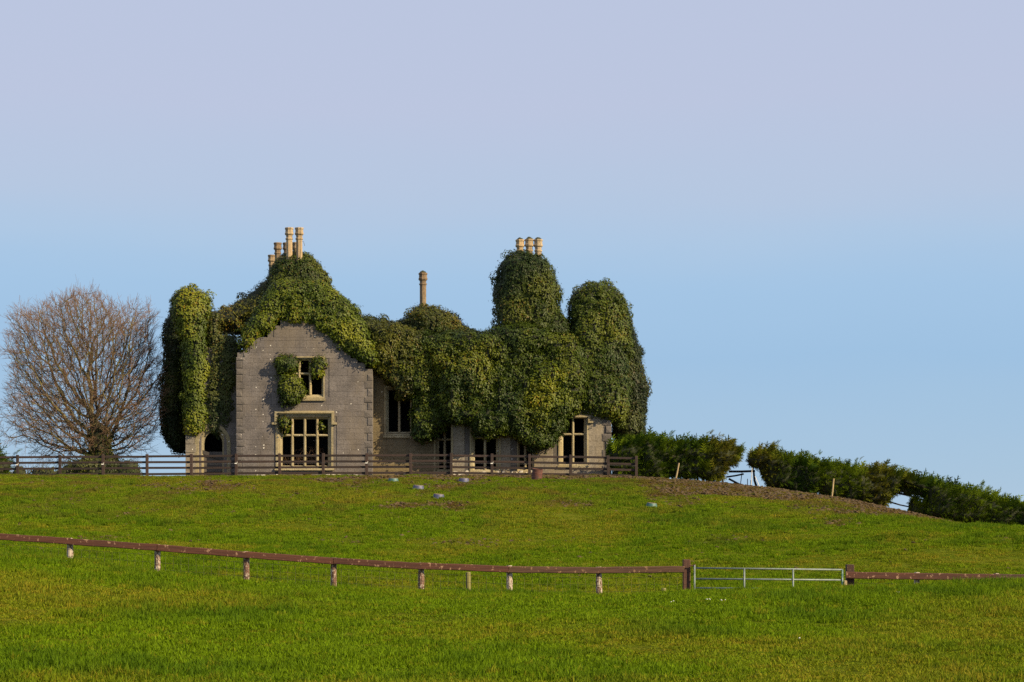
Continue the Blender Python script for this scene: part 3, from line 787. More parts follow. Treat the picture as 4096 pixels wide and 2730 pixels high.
# ------------------------------------------------------------------ ivy
def poly_sdf(px, pz, poly):
    P = np.stack([px, pz], -1); d = np.full(px.shape, 1e9); ins = np.zeros(px.shape, bool)
    for (x0, z0), (x1, z1) in zip(poly, poly[1:]+poly[:1]):
        e = np.array([x1-x0, z1-z0]); w = P-np.array([x0, z0])
        t = np.clip((w@e)/max(e@e, 1e-9), 0, 1); d = np.minimum(d, np.linalg.norm(w-t[..., None]*e, axis=-1))
        c = (z0 <= pz) != (z1 <= pz)
        with np.errstate(divide='ignore', invalid='ignore'):
            xi = x0+(pz-z0)/(z1-z0 if z1 != z0 else 1e-9)*(x1-x0)
        ins ^= c & (px < xi)
    return np.where(ins, d, -d)
def pillow(src, Y, hf, hb, R, res=0.13, amp=0.22, fr=1.5, seed=0, slope=0.0, flatback=False):
    """closed bulging slab with the outline src; slope leans the top away from the viewer"""
    poly = [(SX(x, Y), SZ(y, Y)) for x, y in src]
    a = np.array(poly); x = np.arange(a[:,0].min()-res, a[:,0].max()+2*res, res); z = np.arange(a[:,1].min()-res, a[:,1].max()+2*res, res)
    X, Z = np.meshgrid(x, z, indexing='ij')
    wx = (vnoise(X*1.3, Z*1.3, 0, seed+3)-.5)*0.22; wz = (vnoise(X*1.3, Z*1.3, 5, seed+4)-.5)*0.22
    D = poly_sdf(X+wx, Z+wz, poly)
    inside = D > -0.02
    t = np.clip(np.maximum(D, 0.0)/R, 0, 1); pr = np.sqrt(1-(1-t)**2)
    lump = billow(X*fr, Z*fr, 0, seed)*0.45+billow(X*fr*1.9, Z*fr*1.9, 0, seed+9)*0.45+billow(X*fr*.45+3, Z*fr*.45, 0, seed+21)*0.3
    zt = a[:,1].max(); lean = slope*(Z-a[:,1].min())
    yf = Y-hf*pr-amp*(lump-0.45)*np.clip(pr+0.2, 0, 1)+lean
    yb = Y+hb*pr+lean*1.0
    c = inside[:-1,:-1] & inside[1:,:-1] & inside[:-1,1:] & inside[1:,1:]
    nx, nz = X.shape
    idx = np.arange(nx*nz).reshape(nx, nz)
    q = np.stack([idx[:-1,:-1][c], idx[1:,:-1][c], idx[1:,1:][c], idx[:-1,1:][c]], 1)
    V = np.concatenate([np.stack([X, yf, Z], -1).reshape(-1, 3), np.stack([X, yb, Z], -1).reshape(-1, 3)])
    N = nx*nz
    Fq = [q, q[:, ::-1]+N]
    # rim
    from collections import Counter
    ed = np.concatenate([q[:, [0,1]], q[:, [1,2]], q[:, [2,3]], q[:, [3,0]]])
    key = np.sort(ed, 1); kk = key[:,0].astype(np.int64)*(10*N)+key[:,1]
    un, inv, cnt = np.unique(kk, return_inverse=True, return_counts=True)
    rim = ed[cnt[inv] == 1]
    Fq.append(np.stack([rim[:,1], rim[:,0], rim[:,0]+N, rim[:,1]+N], 1))
    Fq = np.concatenate(Fq)
    used = np.unique(Fq); rm = np.zeros(2*N, np.int64); rm[used] = np.arange(len(used))
    return V[used], rm[Fq]
TONES = {   # dark, mid, bright, rust share; sun, deep, dark also paint light and shade
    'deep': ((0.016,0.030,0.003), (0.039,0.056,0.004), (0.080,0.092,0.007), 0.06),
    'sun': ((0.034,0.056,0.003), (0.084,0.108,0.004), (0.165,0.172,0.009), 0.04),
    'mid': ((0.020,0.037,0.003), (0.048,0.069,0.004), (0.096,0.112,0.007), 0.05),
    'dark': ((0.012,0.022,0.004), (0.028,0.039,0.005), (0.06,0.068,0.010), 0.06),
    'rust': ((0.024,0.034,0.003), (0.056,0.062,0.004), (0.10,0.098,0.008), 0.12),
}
LEAF = np.array([(0,0,0),(-.50,.30,.12),(-.30,.66,.08),(0,1.05,-.04),(.30,.66,.08),(.50,.30,.12)])
LEAFF = np.array([(0,5,4),(0,4,3),(0,3,2),(0,2,1)])
def leaves_on(V, Fq, dens, tone, r, size=(0.085, 0.15), out=0.14, back=0.25, seed=0, droop=1.0, tufts=0.9):
    T = np.concatenate([Fq[:, [0,1,2]], Fq[:, [0,2,3]]])
    A, B, C = V[T[:,0]], V[T[:,1]], V[T[:,2]]
    nr = np.cross(B-A, C-A); ar = np.linalg.norm(nr, axis=1)+1e-12; nr /= ar[:, None]; ar *= 0.5
    w = ar*np.where(nr[:,1] > 0.35, back, 1.0)
    n_ = int(w.sum()*dens); k = r.choice(len(T), n_, p=w/w.sum())
    a, b_ = r.uniform(size=n_), r.uniform(size=n_); f = a+b_ > 1; a[f], b_[f] = 1-a[f], 1-b_[f]
    P = A[k]+(B[k]-A[k])*a[:, None]+(C[k]-A[k])*b_[:, None]; n0 = nr[k]
    o = np.abs(r.normal(0, out*0.4, n_))+0.24*(billow(P[:,0]*2.2, P[:,2]*2.6, P[:,1]*2.2, seed+3)-0.45); spr = r.uniform(size=n_) < 0.03; o[spr] += r.uniform(0, 0.2, spr.sum())
    P = P+n0*o[:, None]+r.normal(0, 0.02, (n_, 3))
    # bunches standing out of the mass
    fr_ = np.nonzero(n0[:,1] < 0.2)[0]; nt = int(w.sum()*tufts)
    if nt and len(fr_):
        kc = r.choice(fr_, nt); m_ = 95
        dv = r.normal(0, 1, (nt, m_, 3)); dv /= np.linalg.norm(dv, axis=2)[..., None]
        nk = n0[kc][:, None, :]; dt = np.sum(dv*nk, 2, keepdims=True); dv = np.where(dt < -0.1, dv-2*dt*nk, dv)
        R0 = r.uniform(.16, .40, nt)[:, None, None]*np.array([1.1, .85, 1.0])
        PT = P[kc][:, None, :]-nk*0.06+dv*R0*r.uniform(.8, 1.08, (nt, m_, 1))
        P = np.concatenate([P, PT.reshape(-1, 3)]); n0 = np.concatenate([n0, dv.reshape(-1, 3)]); n_ = len(P)
    # stray shoots reaching out of the mass
    ns = max(3, int(n_*0.003)); k_ = r.choice(n_, ns); sd0 = n0[k_]*0.7+np.array([0.1, -0.1, 0.35])+r.normal(0, .45, (ns, 3)); sd0 /= np.linalg.norm(sd0, axis=1)[:, None]
    for j_ in range(6):
        q_ = r.uniform(size=ns) < 1.0-0.1*j_
        P = np.concatenate([P, (P[k_]+sd0*(0.04+0.05*j_)+np.array([0, 0, -0.006*j_*j_])+r.normal(0, .025, (ns, 3)))[q_]]); n0 = np.concatenate([n0, n0[k_][q_]])
    n_ = len(P)
    nn = n0*1.0+r.normal(0, 0.22, (n_, 3))+np.array([0.1, -0.1, 0.3]); nn /= np.linalg.norm(nn, axis=1)[:, None]
    tip = np.array([0, 0, -droop])+r.normal(0, 0.5, (n_, 3)); tip -= nn*np.sum(tip*nn, 1)[:, None]; tip /= np.linalg.norm(tip, axis=1)[:, None]+1e-9
    sd = np.cross(tip, nn)
    s = r.uniform(*size, n_)
    VV = P[:, None, :]+s[:, None, None]*(LEAF[None,:,0,None]*sd[:,None,:]*r.uniform(0.75,1.1,n_)[:,None,None]+LEAF[None,:,1,None]*tip[:,None,:]+LEAF[None,:,2,None]*nn[:,None,:])
    FF = (np.arange(n_)[:, None, None]*6+LEAFF[None]).reshape(-1, 3)
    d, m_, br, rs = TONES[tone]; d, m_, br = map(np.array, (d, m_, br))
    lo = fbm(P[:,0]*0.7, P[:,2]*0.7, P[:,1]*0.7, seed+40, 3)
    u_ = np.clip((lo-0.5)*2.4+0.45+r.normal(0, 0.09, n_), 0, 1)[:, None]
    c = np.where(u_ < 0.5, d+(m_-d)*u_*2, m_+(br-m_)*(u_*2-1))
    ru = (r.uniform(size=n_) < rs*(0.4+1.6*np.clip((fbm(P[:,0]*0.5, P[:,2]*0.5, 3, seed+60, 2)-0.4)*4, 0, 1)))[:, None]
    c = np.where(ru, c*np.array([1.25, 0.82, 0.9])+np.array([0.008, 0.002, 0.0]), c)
    return VV.reshape(-1, 3), FF, np.repeat(c, 6, axis=0)
def ivy(label, pieces, tone='mid', dens=470, seed=0, size=(0.062, 0.118), out=0.14, group='ivy on the ruin', tufts=0.45):
    r = np.random.default_rng(1000+seed)
    CV, CF, LV, LF, LC = [], [], [], [], []; cb = lb = 0
    for k, pc in enumerate(pieces):
        tn = pc.pop('tone', tone); de = pc.pop('dens', dens); sz = pc.pop('size', size); ou = pc.pop('out', out); tf = pc.pop('tufts', tufts)
        V, Q = pillow(seed=seed*13+k*5, **pc)
        CV.append(V); CF.append(Q+cb); cb += len(V)
        v, f, c = leaves_on(V, Q, de, tn, r, sz, ou, seed=seed, tufts=tf)
        LV.append(v); LF.append(f+lb); LC.append(c); lb += len(v)
    CV = np.concatenate(CV); LV = np.concatenate(LV)
    base = np.array([CV[:,0].mean(), CV[:,1].mean(), CV[:,2].min()])
    root = empty('ivy', base, label, 'ivy', group)
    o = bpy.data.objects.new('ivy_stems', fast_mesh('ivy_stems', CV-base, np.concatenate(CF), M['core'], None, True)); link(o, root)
    o = bpy.data.objects.new('ivy_leaves', fast_mesh('ivy_leaves', LV-base, np.concatenate(LF), M['ivy'], np.concatenate(LC))); link(o, root, kind='stuff')
    return root
D = dict
# left tower
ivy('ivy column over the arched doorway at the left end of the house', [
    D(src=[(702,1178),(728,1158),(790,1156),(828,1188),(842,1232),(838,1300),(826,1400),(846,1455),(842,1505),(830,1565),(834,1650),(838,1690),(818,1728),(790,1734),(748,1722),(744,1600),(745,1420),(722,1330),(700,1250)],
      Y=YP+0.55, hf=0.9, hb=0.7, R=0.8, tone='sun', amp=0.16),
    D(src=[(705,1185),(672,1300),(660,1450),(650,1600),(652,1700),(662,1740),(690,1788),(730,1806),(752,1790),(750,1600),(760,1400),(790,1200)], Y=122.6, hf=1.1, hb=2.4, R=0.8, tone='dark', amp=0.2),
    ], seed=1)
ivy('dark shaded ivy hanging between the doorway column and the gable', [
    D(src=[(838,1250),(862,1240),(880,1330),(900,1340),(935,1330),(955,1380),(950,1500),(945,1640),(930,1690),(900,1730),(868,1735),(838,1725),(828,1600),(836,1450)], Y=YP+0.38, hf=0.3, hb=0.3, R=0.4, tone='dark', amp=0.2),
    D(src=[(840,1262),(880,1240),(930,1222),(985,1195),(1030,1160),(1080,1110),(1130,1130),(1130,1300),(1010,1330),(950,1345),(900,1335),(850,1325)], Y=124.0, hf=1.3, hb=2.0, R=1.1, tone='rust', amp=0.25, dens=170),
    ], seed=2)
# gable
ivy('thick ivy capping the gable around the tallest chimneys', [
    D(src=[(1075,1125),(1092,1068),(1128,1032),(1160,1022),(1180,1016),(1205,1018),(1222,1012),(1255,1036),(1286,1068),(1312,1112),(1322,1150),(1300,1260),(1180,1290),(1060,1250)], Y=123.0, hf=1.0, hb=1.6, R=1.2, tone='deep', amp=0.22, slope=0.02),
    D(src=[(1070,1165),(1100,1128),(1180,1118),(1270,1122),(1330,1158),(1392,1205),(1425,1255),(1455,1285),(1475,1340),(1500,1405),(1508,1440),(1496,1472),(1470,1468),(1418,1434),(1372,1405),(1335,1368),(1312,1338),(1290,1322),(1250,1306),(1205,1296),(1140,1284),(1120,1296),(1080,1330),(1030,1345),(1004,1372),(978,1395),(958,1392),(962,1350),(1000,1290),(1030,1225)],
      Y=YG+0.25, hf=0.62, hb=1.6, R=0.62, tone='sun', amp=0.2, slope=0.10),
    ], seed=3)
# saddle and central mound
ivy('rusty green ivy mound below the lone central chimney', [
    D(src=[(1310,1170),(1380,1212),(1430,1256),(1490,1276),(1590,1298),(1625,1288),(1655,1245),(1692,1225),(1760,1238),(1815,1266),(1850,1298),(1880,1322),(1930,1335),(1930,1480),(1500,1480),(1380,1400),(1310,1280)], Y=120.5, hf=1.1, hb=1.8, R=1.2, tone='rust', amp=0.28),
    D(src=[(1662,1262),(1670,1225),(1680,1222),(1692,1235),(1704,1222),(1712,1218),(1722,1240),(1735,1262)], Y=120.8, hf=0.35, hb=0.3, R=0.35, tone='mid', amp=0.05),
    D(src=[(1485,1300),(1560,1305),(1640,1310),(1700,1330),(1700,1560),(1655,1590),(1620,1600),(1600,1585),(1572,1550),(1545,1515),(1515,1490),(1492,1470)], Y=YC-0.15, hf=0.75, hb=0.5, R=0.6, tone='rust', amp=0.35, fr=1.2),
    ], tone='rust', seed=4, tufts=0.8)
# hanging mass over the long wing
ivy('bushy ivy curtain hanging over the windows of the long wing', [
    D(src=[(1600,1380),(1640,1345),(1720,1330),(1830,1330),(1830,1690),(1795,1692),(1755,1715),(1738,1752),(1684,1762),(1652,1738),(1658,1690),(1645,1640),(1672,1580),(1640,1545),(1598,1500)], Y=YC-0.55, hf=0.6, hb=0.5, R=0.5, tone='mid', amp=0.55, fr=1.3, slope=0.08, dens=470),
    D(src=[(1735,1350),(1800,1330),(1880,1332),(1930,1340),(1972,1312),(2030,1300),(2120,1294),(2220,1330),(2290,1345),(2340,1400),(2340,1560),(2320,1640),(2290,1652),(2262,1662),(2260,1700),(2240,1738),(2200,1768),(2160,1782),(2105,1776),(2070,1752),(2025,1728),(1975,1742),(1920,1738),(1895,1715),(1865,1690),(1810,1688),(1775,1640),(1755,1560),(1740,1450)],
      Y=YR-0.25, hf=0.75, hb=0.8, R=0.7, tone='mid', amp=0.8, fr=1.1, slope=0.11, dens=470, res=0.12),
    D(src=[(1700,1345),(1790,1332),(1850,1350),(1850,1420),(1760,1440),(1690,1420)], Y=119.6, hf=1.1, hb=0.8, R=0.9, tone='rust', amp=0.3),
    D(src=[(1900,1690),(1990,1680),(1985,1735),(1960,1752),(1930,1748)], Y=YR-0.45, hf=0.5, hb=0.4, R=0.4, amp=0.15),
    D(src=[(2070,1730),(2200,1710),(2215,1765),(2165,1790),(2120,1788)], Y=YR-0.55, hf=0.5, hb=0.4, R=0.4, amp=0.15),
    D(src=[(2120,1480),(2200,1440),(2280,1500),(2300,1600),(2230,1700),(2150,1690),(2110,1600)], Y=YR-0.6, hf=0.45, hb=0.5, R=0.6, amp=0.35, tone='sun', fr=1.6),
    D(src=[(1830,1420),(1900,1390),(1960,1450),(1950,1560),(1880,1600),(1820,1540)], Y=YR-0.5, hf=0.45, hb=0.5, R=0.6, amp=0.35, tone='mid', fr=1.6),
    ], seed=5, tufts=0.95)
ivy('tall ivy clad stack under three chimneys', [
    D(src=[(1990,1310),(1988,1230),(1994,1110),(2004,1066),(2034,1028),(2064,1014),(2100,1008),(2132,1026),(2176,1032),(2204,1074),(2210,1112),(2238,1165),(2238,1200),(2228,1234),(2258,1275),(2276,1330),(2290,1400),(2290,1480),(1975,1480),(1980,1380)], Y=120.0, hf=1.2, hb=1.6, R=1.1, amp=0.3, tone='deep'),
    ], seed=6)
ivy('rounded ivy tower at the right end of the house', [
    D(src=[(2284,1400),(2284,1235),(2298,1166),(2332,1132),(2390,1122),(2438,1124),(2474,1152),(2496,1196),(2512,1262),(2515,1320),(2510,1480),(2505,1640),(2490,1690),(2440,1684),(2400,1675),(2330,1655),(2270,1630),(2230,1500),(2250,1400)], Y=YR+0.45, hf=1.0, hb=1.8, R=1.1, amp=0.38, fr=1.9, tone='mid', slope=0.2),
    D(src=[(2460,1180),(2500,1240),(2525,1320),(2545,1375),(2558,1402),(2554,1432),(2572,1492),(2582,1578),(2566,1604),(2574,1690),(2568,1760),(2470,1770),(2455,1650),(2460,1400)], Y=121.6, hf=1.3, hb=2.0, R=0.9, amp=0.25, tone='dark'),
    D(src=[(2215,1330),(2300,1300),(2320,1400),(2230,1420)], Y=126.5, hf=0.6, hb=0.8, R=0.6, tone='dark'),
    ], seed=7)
# clumps rooted in the gable windows
for lab, srcp, sd_, hf in (('ivy clump hiding the top of the gable window on its left', [(1112,1450),(1122,1430),(1150,1424),(1180,1430),(1194,1446),(1192,1468),(1174,1480),(1150,1490),(1130,1488),(1116,1472)], 8, 0.42),
                       ('largest ivy clump sprawling below the gable window', [(1118,1540),(1135,1520),(1160,1505),(1190,1510),(1202,1532),(1226,1556),(1224,1574),(1206,1598),(1190,1616),(1165,1612),(1140,1622),(1120,1615),(1132,1585),(1120,1560)], 9, 0.45),
                       ('ivy trailing down the right light of the gable window', [(1252,1442),(1266,1430),(1288,1434),(1304,1465),(1290,1480),(1280,1508),(1266,1512),(1256,1490),(1250,1472)], 10, 0.3),
                       ('small ivy sprig in the corner of the big ground floor window', [(1116,1672),(1130,1668),(1148,1680),(1150,1700),(1140,1712),(1150,1730),(1132,1732),(1124,1705)], 11, 0.25),
                       ('thin ivy strand inside the last light of the big window', [(1282,1705),(1300,1690),(1306,1720),(1296,1735),(1286,1722)], 12, 0.15)):
    ivy(lab, [D(src=srcp, Y=YG+(0.0 if sd_ < 12 else 0.25), hf=hf, hb=0.15, R=0.35, res=0.07, amp=0.12, fr=3.0, dens=330, out=0.16, tufts=1.2)], tone='mid' if sd_ != 10 else 'sun', seed=sd_, size=(0.07, 0.12))
bp = S(1220, 1866, YG+0.9); mb = MB(); rb = random.Random(3)
for k in range(70):
    x = SX(rb.uniform(1130, 1310), YG)-bp.x; h = rb.uniform(.3, 1.1); a = rb.uniform(-.5, .5); y = rb.uniform(-.35, .5)
    mb.tube([(x, y, -.2), (x+a*.3, y, h*.6), (x+a, y+rb.uniform(-.2, .2), h), (x+a*1.7, y, h*rb.uniform(.7, 1))], [.012, .01, .008, .005], 3, False)
mb.obj('bramble', M['twig'], None, loc=bp, label='bare brown bramble stems inside the big ground floor window', cat='bramble')
# moss caps on chimney tops
for xs, yt, Y in ((1692, 1092, 120.6), (2080, 959, 120.2), (2117, 957, 120.2), (2153, 958, 120.2)):
    p = S(xs, yt, Y); mb = MB()
    mb.lathe([(0.2, -0.03), (0.2, 0.02), (0.15, 0.07), (0.05, 0.12)], 9, p.x, p.y); mb.v = [(x+random.uniform(-.02,.02), y, z+p.z+random.uniform(-.02,.02)) for x, y, z in mb.v]
    part(mb, 'moss_cap', M['core'])

# ------------------------------------------------------------------ hilltop fence
FY = 114.6
px = [-625, -450, -280, -105, 70, 240, 412, 588, 765, 945, 1118, 1293, 1467, 1642, 1805, 1968, 2118, 2282, 2432, 2545]
rail_y = lambda x: np.interp(x, [-200, 0, 700, 1200, 1800, 2300, 2560], [1830, 1828, 1824, 1821, 1820, 1827, 1832])
base = Vector((SX(1200, FY), FY, gz(SX(1200, FY), FY)))
fence = empty('hilltop_fence', base, 'dark brown four rail timber fence along the hilltop before the ruin', 'fence')
tops = []
for k, x in enumerate(px):
    X = SX(x, FY); zt = SZ(rail_y(x)-8, FY); zb = gz(X, FY)-0.35
    mb = MB(); mb.box(-0.072, 0.072, -0.06, 0.06, zb-zt, 0)
    o = mb.obj('post', M['far_post'], fence, bevel=0.012, loc=Vector((X, FY, zt))-base)
    o.rotation_euler = (0, random.uniform(-1, 1)*0.012, 0); tops.append((X, zt))
for k in range(len(px)-1):
    (xa, za), (xb, zb) = tops[k], tops[k+1]
    for j in range(4):
        d = 0.115+j*0.298
        mb = MB(); L = math.hypot(xb-xa, zb-za)
        mb.box(-L/2+0.004, L/2-0.004, -0.02, 0.02, -0.056, 0.056)
        o = mb.obj('rail', M['far_wood'], fence, bevel=0.008, loc=Vector(((xa+xb)/2, FY+0.083, (za+zb)/2-d+random.uniform(-.012,.012)))-base)
        o.rotation_euler = (0, -math.atan2(zb-za, xb-xa)+random.uniform(-1,1)*0.004, 0)
mb = MB()
for k in range(len(tops)-1):
    (xa, za), (xb, zb) = tops[k], tops[k+1]
    mb.tube([(xa, FY-0.09, za-0.5), ((xa+xb)/2, FY-0.09, (za+zb)/2-0.53), (xb, FY-0.09, zb-0.5)], 0.0035, 4)
local(mb, base).obj('electric_wire', M['wire_light'], fence)
for k in (4, 6, 9, 12, 15):
    X, zt = tops[k]; mb = MB(); mb.box(-0.07, 0.05, -0.1, -0.062, -0.53, -0.48); mb.tube([(0.03,-0.09,-0.5),(0.06,-0.1,-0.42)], 0.015, 5)
    mb.obj('insulator', M['insul'], fence, loc=Vector((X, FY, zt))-base)

# ------------------------------------------------------------------ paddock fence in front
NY = 47.0
def rail_piece(parent, base, x0, y0, x1, y1, mat, Y=NY, h=0.138, seed=0):
    a, c = S(x0, y0, Y), S(x1, y1, Y); L = (c-a).length; r = random.Random(seed)
    mb = MB(); n_ = 9; th = 0.06
    for i in range(n_):
        t = i/(n_-1); x = -L/2+L*t; w = r.uniform(-.004, .004); hh = h*0.5+r.uniform(-.003, .003)
        mb.v += [(x, -th/2, -hh+w+.012), (x, -th/2+.012, -hh+w), (x, th/2, -hh+w), (x, th/2, hh+w), (x, -th/2+.012, hh+w), (x, -th/2, hh+w-.012)]
    for i in range(n_-1):
        for k in range(6): mb.f.append((i*6+k, i*6+(k+1)%6, (i+1)*6+(k+1)%6, (i+1)*6+k))
    mb.f += [tuple(range(5, -1, -1)), tuple((n_-1)*6+k for k in range(6))]
    mb.f = [tuple(reversed(q)) for q in mb.f]
    o = mb.obj('rail', mat, parent, loc=(a+c)/2-base); o.rotation_euler = (0, -math.atan2(c.z-a.z, c.x-a.x), 0)
    return o
def round_post(parent, base, xs, ytop, r, mat, Y, name='post', lean=0.0, seed=0):
    X = SX(xs, Y); zt = SZ(ytop, Y); zb = gz(X, Y)-0.4; rr = random.Random(seed)
    prof = [(r*1.02, zb-zt)]+[(r*rr.uniform(.94, 1.06), (zb-zt)*(1-i/9)) for i in range(1, 9)]+[(r, -0.02), (r*0.85, 0.0)]
    mb = MB(); mb.lathe(prof, 11); mb.v = [(x*rr.uniform(.97,1.03), y, z) for x, y, z in mb.v]
    o = mb.obj(name, mat, parent, smooth=False, loc=Vector((X, Y, zt))-base); o.rotation_euler = (0, lean, rr.uniform(0, 6)); return o
def netting(parent, base, xs, top, drops, Y, mat):
    mb = MB()
    for d in drops: mb.tube([(SX(x, Y), Y, SZ(y, Y)-d) for x, y in zip(xs, top)], 0.0028, 3, False)
    X = SX(xs[0], Y)
    while X < SX(xs[-1], Y):
        s = X/Y*F*4+2048; y = np.interp(s, xs, top); z = SZ(y, Y)
        mb.tube([(X, Y, z-drops[0]), (X, Y, z-drops[-1])], 0.0022, 3, False); X += 0.16
    local(mb, base).obj('wire_netting', mat, parent, kind='stuff')
rx = [-1140, -780, -420, -60, 280, 630, 985, 1335, 1685, 2037, 2395, 2745]
rt = [2040, 2074, 2108, 2142, 2166, 2191, 2219, 2244, 2264, 2276, 2281, 2278]      # rail centre line
b0 = Vector((SX(1300, NY), NY, gz(SX(1300, NY), NY)))
nf = empty('paddock_fence', b0, 'single rail brown fence with lichen spotted round posts left of the gate', 'fence', 'paddock fences')
joins = [0, 2, 5, 7, 9, 11]
for j, (a, c) in enumerate(zip(joins, joins[1:])):
    for k in range(a, c):
        rail_piece(nf, b0, rx[k]-(2 if k == a else 0), rt[k]+random.uniform(-1.3, 1.3), rx[k+1]+(0 if k < 10 else -8), rt[k+1]+random.uniform(-1.3, 1.3), M['rail'] if j < 4 else M['rail_orange'], NY-0.11, seed=k)
for k, x in enumerate(rx[:-1]): round_post(nf, b0, x, rt[k]-14, 0.064, M['lichen_post'], NY, lean=random.uniform(-.02, .02), seed=k)
netting(nf, b0, rx, rt, (0.16, 0.31, 0.45, 0.58, 0.70, 0.82, 0.94), NY-0.07, M['wire'])
def gate_post(parent, base, x0, x1, ytop, Y, seed):
    rr = random.Random(seed); X0, X1 = SX(x0, Y), SX(x1, Y); zt = SZ(ytop, Y); w = (X1-X0)/2; zb = gz((X0+X1)/2, Y)-0.5
    mb = MB(); mb.box(-w, w, -w, w, zb-zt, 0)
    return mb.obj('gate_post', M['gatepost'], parent, bevel=0.012, loc=Vector(((X0+X1)/2, Y, zt))-base)
gate_post(nf, b0, 2731, 2761, 2238, NY+0.04, 1)
round_post(nf, b0, 2655, 2352, 0.05, M['mossy_post'], NY-0.1, name='post_stub', seed=77)
b1 = Vector((SX(3600, NY), NY, gz(SX(3600, NY), NY)))
nr_ = empty('paddock_fence', b1, 'single rail brown fence right of the metal gate, mostly sunk behind grass', 'fence', 'paddock fences')
rx2 = [3384, 3668, 3985, 4320, 4670, 5020]; rt2 = [2301, 2305, 2309, 2313, 2316, 2319]
for k in range(5): rail_piece(nr_, b1, rx2[k], rt2[k], rx2[k+1], rt2[k+1], M['rail'] if k < 2 else M['rail_orange'], NY-0.11, seed=20+k)
for k in (1, 2, 3, 4, 5): round_post(nr_, b1, rx2[k], rt2[k]-16, 0.062, M['lichen_post'], NY, seed=40+k)
gate_post(nr_, b1, 3384, 3415, 2258, NY+0.06, 2)
netting(nr_, b1, rx2, rt2, (0.16, 0.31, 0.45, 0.58, 0.70), NY-0.07, M['wire'])
# lone mossy post
pp = Vector((SX(1873, 47.6), 47.6, gz(SX(1873, 47.6), 47.6)))
round_post(None, Vector((0, 0, 0)), 1873, 2288, 0.055, M['mossy_post'], 47.6, name='fence_post', seed=5)
fo = bpy.data.objects['fence_post']; fo['label'] = 'short yellow green mossy post standing behind the single rail'; fo['category'] = 'post'

# field gate
GY = 46.9
g0 = Vector((SX(3075, GY), GY, gz(SX(3075, GY), GY)))
gate = empty('field_gate', g0, 'galvanised tubular steel field gate between two timber gateposts', 'gate')
gx0, gx1 = SX(2778, GY), SX(3369, GY)
topz = lambda x, y0, y1: SZ(np.interp(x, [2778, 3369], [y0, y1]), GY)
for j, (ya, yb) in enumerate(((2272, 2279), (2315, 2320), (2352, 2357), (2386, 2390), (2418, 2421))):
    mb = MB(); mb.tube([(gx0, GY, SZ(ya, GY)), (gx1, GY, SZ(yb, GY))], 0.0175, 10); local(mb, g0).obj('bar', M['galv'], gate, smooth=True)
for x, nm, mt in ((2778, 'hinge_stile', 'galv'), (2977, 'upright', 'galv'), (3172, 'upright', 'galv'), (3369, 'latch_stile', 'teal_paint')):
    yt = np.interp(x, [2778, 3369], [2272, 2279])-(12 if x == 2778 else 1); X = SX(x, GY)
    mb = MB(); mb.tube([(X, GY-0.018, SZ(yt, GY)), (X, GY-0.018, SZ(2424, GY))], 0.018, 10); local(mb, g0).obj(nm, M[mt], gate, smooth=True)
mb = MB(); mb.tube([S(2760, 2262, GY), S(2778, 2263, GY)], 0.012, 6); mb.tube([S(2778, 2258, GY), S(2778, 2268, GY)], 0.024, 8); local(mb, g0).obj('hinge', M['rust'], gate)
mb = MB(); a = S(3381, 2322, GY); mb.box(a.x-0.03, a.x+0.03, GY-0.06, GY+0.02, a.z-0.1, a.z); local(mb, g0).obj('latch_block', M['stake'], gate, bevel=0.008)

# ------------------------------------------------------------------ feed tubs, drums and scraps
def tub(xs, ys, mat, label, w, tilt):
    p = on_ground(xs, ys); mpx = p.y/F/4; R = w*mpx/2; H = 0.265*w*mpx*1.35
    root = empty('feed_tub', p-Vector((0, 0, 0.02)), label, 'tub', 'upturned feed tubs'); root.rotation_euler = (math.radians(2.5)+tilt[0]*.4, tilt[1], random.uniform(0, 6)*0)
    mb = MB(); mb.lathe([(R*0.96,0),(R,0),(R,.035),(R*.965,.04),(R*.90,H*.4),(R*.915,H*.42),(R*.905,H*.47),(R*.80,H*.95),(R*.78,H)], 28)
    mb.obj('tub_wall', mat, root, smooth=False)
    mb = MB(); mb.lathe([(R*.79,H-.004),(R*.74,H+.012),(R*.70,H+.004),(R*.2,H+.006)], 28); mb.obj('tub_base', M['tubtop'], root)
tub(1573, 1928, M['teal'], 'teal upturned feed tub nearest the gable', 46, (0, 0.03))
tub(1673, 1958, M['blue'], 'blue feed tub between the teal one and the lowest blue one', 50, (0.02, 0.06))
tub(1754, 1993, M['blue'], 'lowest of the three blue upturned feed tubs', 50, (0.05, 0.08))
tub(1855, 1928, M['blue'], 'blue upturned feed tub straight below the long wing windows', 47, (0, 0.02))
tub(2606, 2028, M['teal'], 'teal upturned feed tub alone on the muddy right slope', 48, (0.03, 0.1))
def drum(xs, ys, w, h, label, tilt, Y=None):
    p = on_ground(xs, ys) if Y is None else Vector((SX(xs, Y), Y, gz(SX(xs, Y), Y))); mpx = p.y/F/4; R = w*mpx/2; H = h*mpx
    root = empty('oil_drum', p-Vector((0, 0, 0.04)), label, 'drum'); root.rotation_euler = tilt
    mb = MB(); prof = [(R, 0), (R*1.03, .02), (R, .04)]
    for q in (0.34, 0.67): prof += [(R, H*q-.025), (R*1.03, H*q), (R, H*q+.025)]
    prof += [(R, H-.04), (R*1.03, H-.02), (R*1.03, H), (R*.97, H), (R*.96, H*0.35), (R*.5, H*.33)]
    mb.lathe(prof, 26); mb.obj('drum_shell', M['rust'], root)
drum(2146, 1922, 42, 50, 'rusty open steel drum leaning by the hilltop fence', (math.radians(7), math.radians(5), 0))
drum(1229, 1905, 38, 22, 'low rusty drum half hidden at the foot of the gable', (0, 0, 0), Y=115.8)
